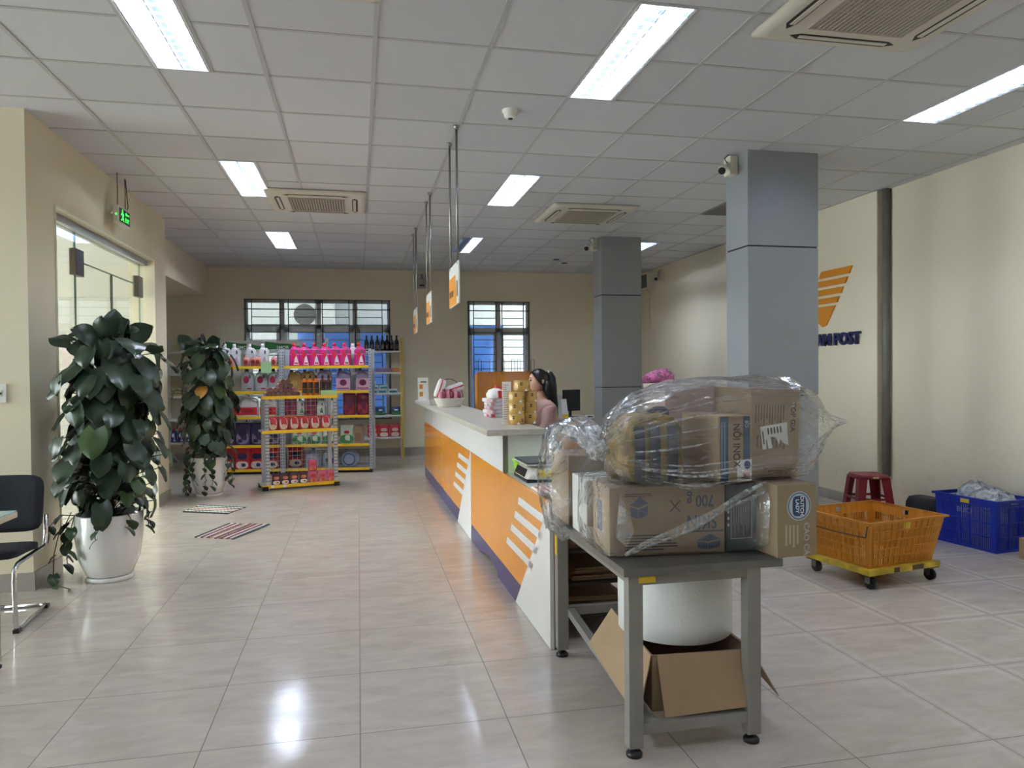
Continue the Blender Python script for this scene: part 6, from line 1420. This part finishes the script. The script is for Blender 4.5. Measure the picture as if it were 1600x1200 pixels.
# keyboard and dark monitor edge in front of her
t = thing('computer_monitor', 'dark computer monitor edge hidden behind the tape rolls', 'monitor', (1.31, 6.95, .738), -1.4)
bm = BM(); box(bm, -.24, .24, -.012, .012, .1, .42, bev=.006); obj('screen_housing', bm, BLACK, t); bm = BM(); box(bm, -.1, .1, -.08, .08, 0, .012); box(bm, -.02, .02, .012, .03, .01, .2); obj('stand', bm, BLACK, t)
# orange perforated display rack with wire loops
OPR = mat('brown_orange_rack', (186, 118, 32), .45, vary=.08)
t = thing('display_rack', 'orange perforated display panel with wire loops before the right window', 'display rack', (1.34, 8.2, 0))
bm = BM(); Wd = .68
for k in range(29): x = k*Wd/28; box(bm, x-.0095, x+.0095, -.004, .004, .82, 1.385)
for k in range(25): z = .82+k*.565/24; box(bm, 0, Wd, -.0035, .0035, z-.009, z+.009)
obj('perforated_panel', bm, OPR, t)
bm = BM(); box(bm, .19, Wd, -.01, .01, 0, .82); obj('lower_panel', bm, OPR, t)
bm = BM(); box(bm, -.02, 0, -.012, .18, .745, 1.37); obj('side_panel', bm, OPR, t); bm = BM(); box(bm, Wd, Wd+.02, -.012, .18, 0, 1.385); obj('side_panel', bm, OPR, t); bm = BM(); box(bm, -.02, Wd+.02, -.012, .02, 1.385, 1.395); obj('top_edge', bm, OPR, t)
for x in (.0, .13, .265, .385, .452, .615):
    bm = BM(); tube(bm, [(x, 0, 1.38), (x, 0, 1.5), (x, 0, 1.535), (x+.035, 0, 1.535), (x+.035, 0, 1.5), (x+.035, 0, 1.38)], .0028, 6); obj('wire_loop', bm, WIRE, t)
# grey pedestal behind the scale, red pouch
t = thing('drawer_pedestal', 'grey metal pedestal beside the person behind the scale', 'pedestal', (1.645, 6.5, 0))
bm = BM(); box(bm, -.1, .1, -.2, .2, 0, .855, bev=.004); obj('cabinet_body', bm, mat('grey_pedestal', (150, 152, 158), .4, .2), t)
bm = BM(); box(bm, -.08, .08, -.204, -.2005, .5, .82); obj('drawer_front', bm, mat('pale_grey_front', (172, 174, 178), .4), t); bm = BM(); box(bm, -.03, .03, -.212, -.204, .68, .7); obj('handle', bm, STEEL, t)
bm = BM(); loft(bm, [(0, 0, 0, .09, .05, 4), (0, 0, .03, .1, .055, 4), (0, 0, .05, .08, .04, 3)], 20); o = obj('pencil_pouch', bm, mat('dark_red_pouch', (136, 30, 40), .5), loc=(1.405, 5.72, .7385)); tag(o, 'dark red pouch on the staff worktop behind the scale', 'pouch')
# back desk with monitor beside the farther column
t = thing('office_desk', 'orange fronted back desk with pale top beside the farther column', 'desk', (3.5, 9.75, 0))
bm = BM(); box(bm, -.75, .7, .25, .95, .69, .722, bev=.004); obj('desktop', bm, SLAB, t)
bm = BM(); box(bm, -.73, -.38, .27, .29, .05, .69); obj('orange_panel', bm, ORANGE, t); bm = BM(); box(bm, -.38, .66, .27, .29, .05, .69); obj('grey_panel', bm, mat('pale_grey_front', (172, 174, 178), .4), t)
for x in (-.73, .64):
    bm = BM(); box(bm, x, x+.02, .29, .93, 0, .69); obj('side_panel', bm, ORANGE, t)
t = thing('computer_monitor', 'black flat monitor on the back desk beside the farther column', 'monitor', (3.03, 10.2, .723), .5)
bm = BM(); box(bm, -.17, .17, -.015, .015, .09, .40, bev=.006); obj('screen_housing', bm, BLACK, t); bm = BM(); box(bm, -.1, .1, -.07, .07, 0, .012); box(bm, -.02, .02, .015, .035, .01, .2); obj('stand', bm, BLACK, t)
t = thing('tent_card', 'white tent card standing on the back desk', 'card', (2.87, 10.06, .723), .35)
bm = BM(); quad_bar(bm, (-.0, -.05, .0), (0, 0, .27), .1, .004, (0, 1, 0)); obj('front_leaf', bm, PAPER, t); bm = BM(); quad_bar(bm, (0, .06, .0), (0, .005, .27), .1, .004, (0, 1, 0)); obj('back_leaf', bm, PAPER, t); bm = BM(); quad_bar(bm, (0, -.054, .0), (0, -.045, .05), .1, .002, (0, 1, 0)); obj('yellow_band', bm, mat('yellow_label', (226, 190, 40), .5), t)
bm = BM(); box(bm, -.15, .15, -.1, .1, 0, .014); o = obj('keyboard', bm, BLACK, loc=(3.14, 10.13, .7235), rotz=.3); tag(o, 'black keyboard on the back desk below the monitor', 'keyboard')
bm = BM(); box(bm, -.12, .12, -.06, .06, 0, .004); o = obj('document', bm, PAPER, loc=(3.0, 10.055, .7235)); tag(o, 'white papers at the front edge of the back desk', 'paper')
t = thing('office_chair', 'grey mesh backed office chair behind the back desk', 'chair', (2.95, 11.02, 0), .2)
bm = BM(); N_ = Vector((0, -1, 0)); rr_slab(bm, .2, .68, 1.03, .0, .05, .012, -.04); obj('backrest', bm, mat('grey_mesh_fabric', (160, 160, 158), .8, vary=.1, scale=60), t)
bm = BM(); loft(bm, [(0, -.22, .44, .2, .2, 4), (0, -.22, .47, .22, .22, 4), (0, -.22, .49, .2, .2, 4)], 24); obj('seat', bm, BLACK, t); bm = BM(); tube(bm, [(0, .06, .75), (0, .1, .6), (0, .05, .45), (0, -.1, .42)], .02, 8); cyl(bm, (0, -.22, .06), (0, -.22, .44), .03, seg=10); obj('column', bm, BLACK, t)
for k in range(5):
    a = 2*PI*k/5; bm = BM(); tube(bm, [(0, -.22, .09), (.28*math.cos(a), -.22+.28*math.sin(a), .035)], .016, 8); obj('leg', bm, BLACK, t)
# cabinet with the pink bag
t = thing('low_cabinet', 'grey cabinet behind the farther column carrying the pink bag', 'cabinet', (4.28, 9.7, 0))
bm = BM(); box(bm, -.4, .4, -.25, .25, 0, 1.2, bev=.004); obj('cabinet_body', bm, MATS['grey_pedestal'], t)
for s in (-1, 1):
    bm = BM(); box(bm, min(.01*s, .38*s), max(.01*s, .38*s), -.262, -.2505, .05, 1.16); d_ = obj('door', bm, MATS['pale_grey_front'], t); bm = BM(); box(bm, s*.05-.008, s*.05+.008, -.275, -.262, .6, .72); obj('handle', bm, STEEL, d_)
PINKF = film('pink_polythene', (226, 120, 180), body=.85, rough=.25, bump=.8, scale=16)
bm = BM(); loft(bm, [(0, 0, 0, .2, .13, 3), (0, 0, .05, .24, .15, 2.6), (.03, 0, .12, .2, .13, 2.3), (.07, 0, .17, .12, .08, 2), (.1, 0, .2, .04, .03, 2)], 36, wob=lambda k, i, a, p: Vector((.016*math.sin(6*a+k*2), .014*math.sin(9*a+k), .012*math.sin(5*a+2*k)))); o = obj('plastic_bag', bm, PINKF, loc=(4.15, 9.7, 1.205), fix=False); tag(o, 'crumpled pink plastic bag on the cabinet behind the farther column', 'plastic bag')
# outdoor fan unit seen through the transom
t = thing('outdoor_unit', 'grey air conditioner outdoor unit hung outside the wide window', 'outdoor unit', (-.95, 15.79, 2.33))
bm = BM(); box(bm, -.48, .48, -.16, .16, 0, .62, bev=.01); obj('casing', bm, mat('weathered_white_case', (196, 198, 196), .6), t)
bm = BM(); cyl(bm, (-.12, -.17, .28), (-.12, -.161, .28), .22, seg=28); obj('fan_guard', bm, DARKGREY, t); bm = BM(); box(bm, -.5, .5, -.2, .209, -.05, -.0005); obj('bracket', bm, STEEL, t)
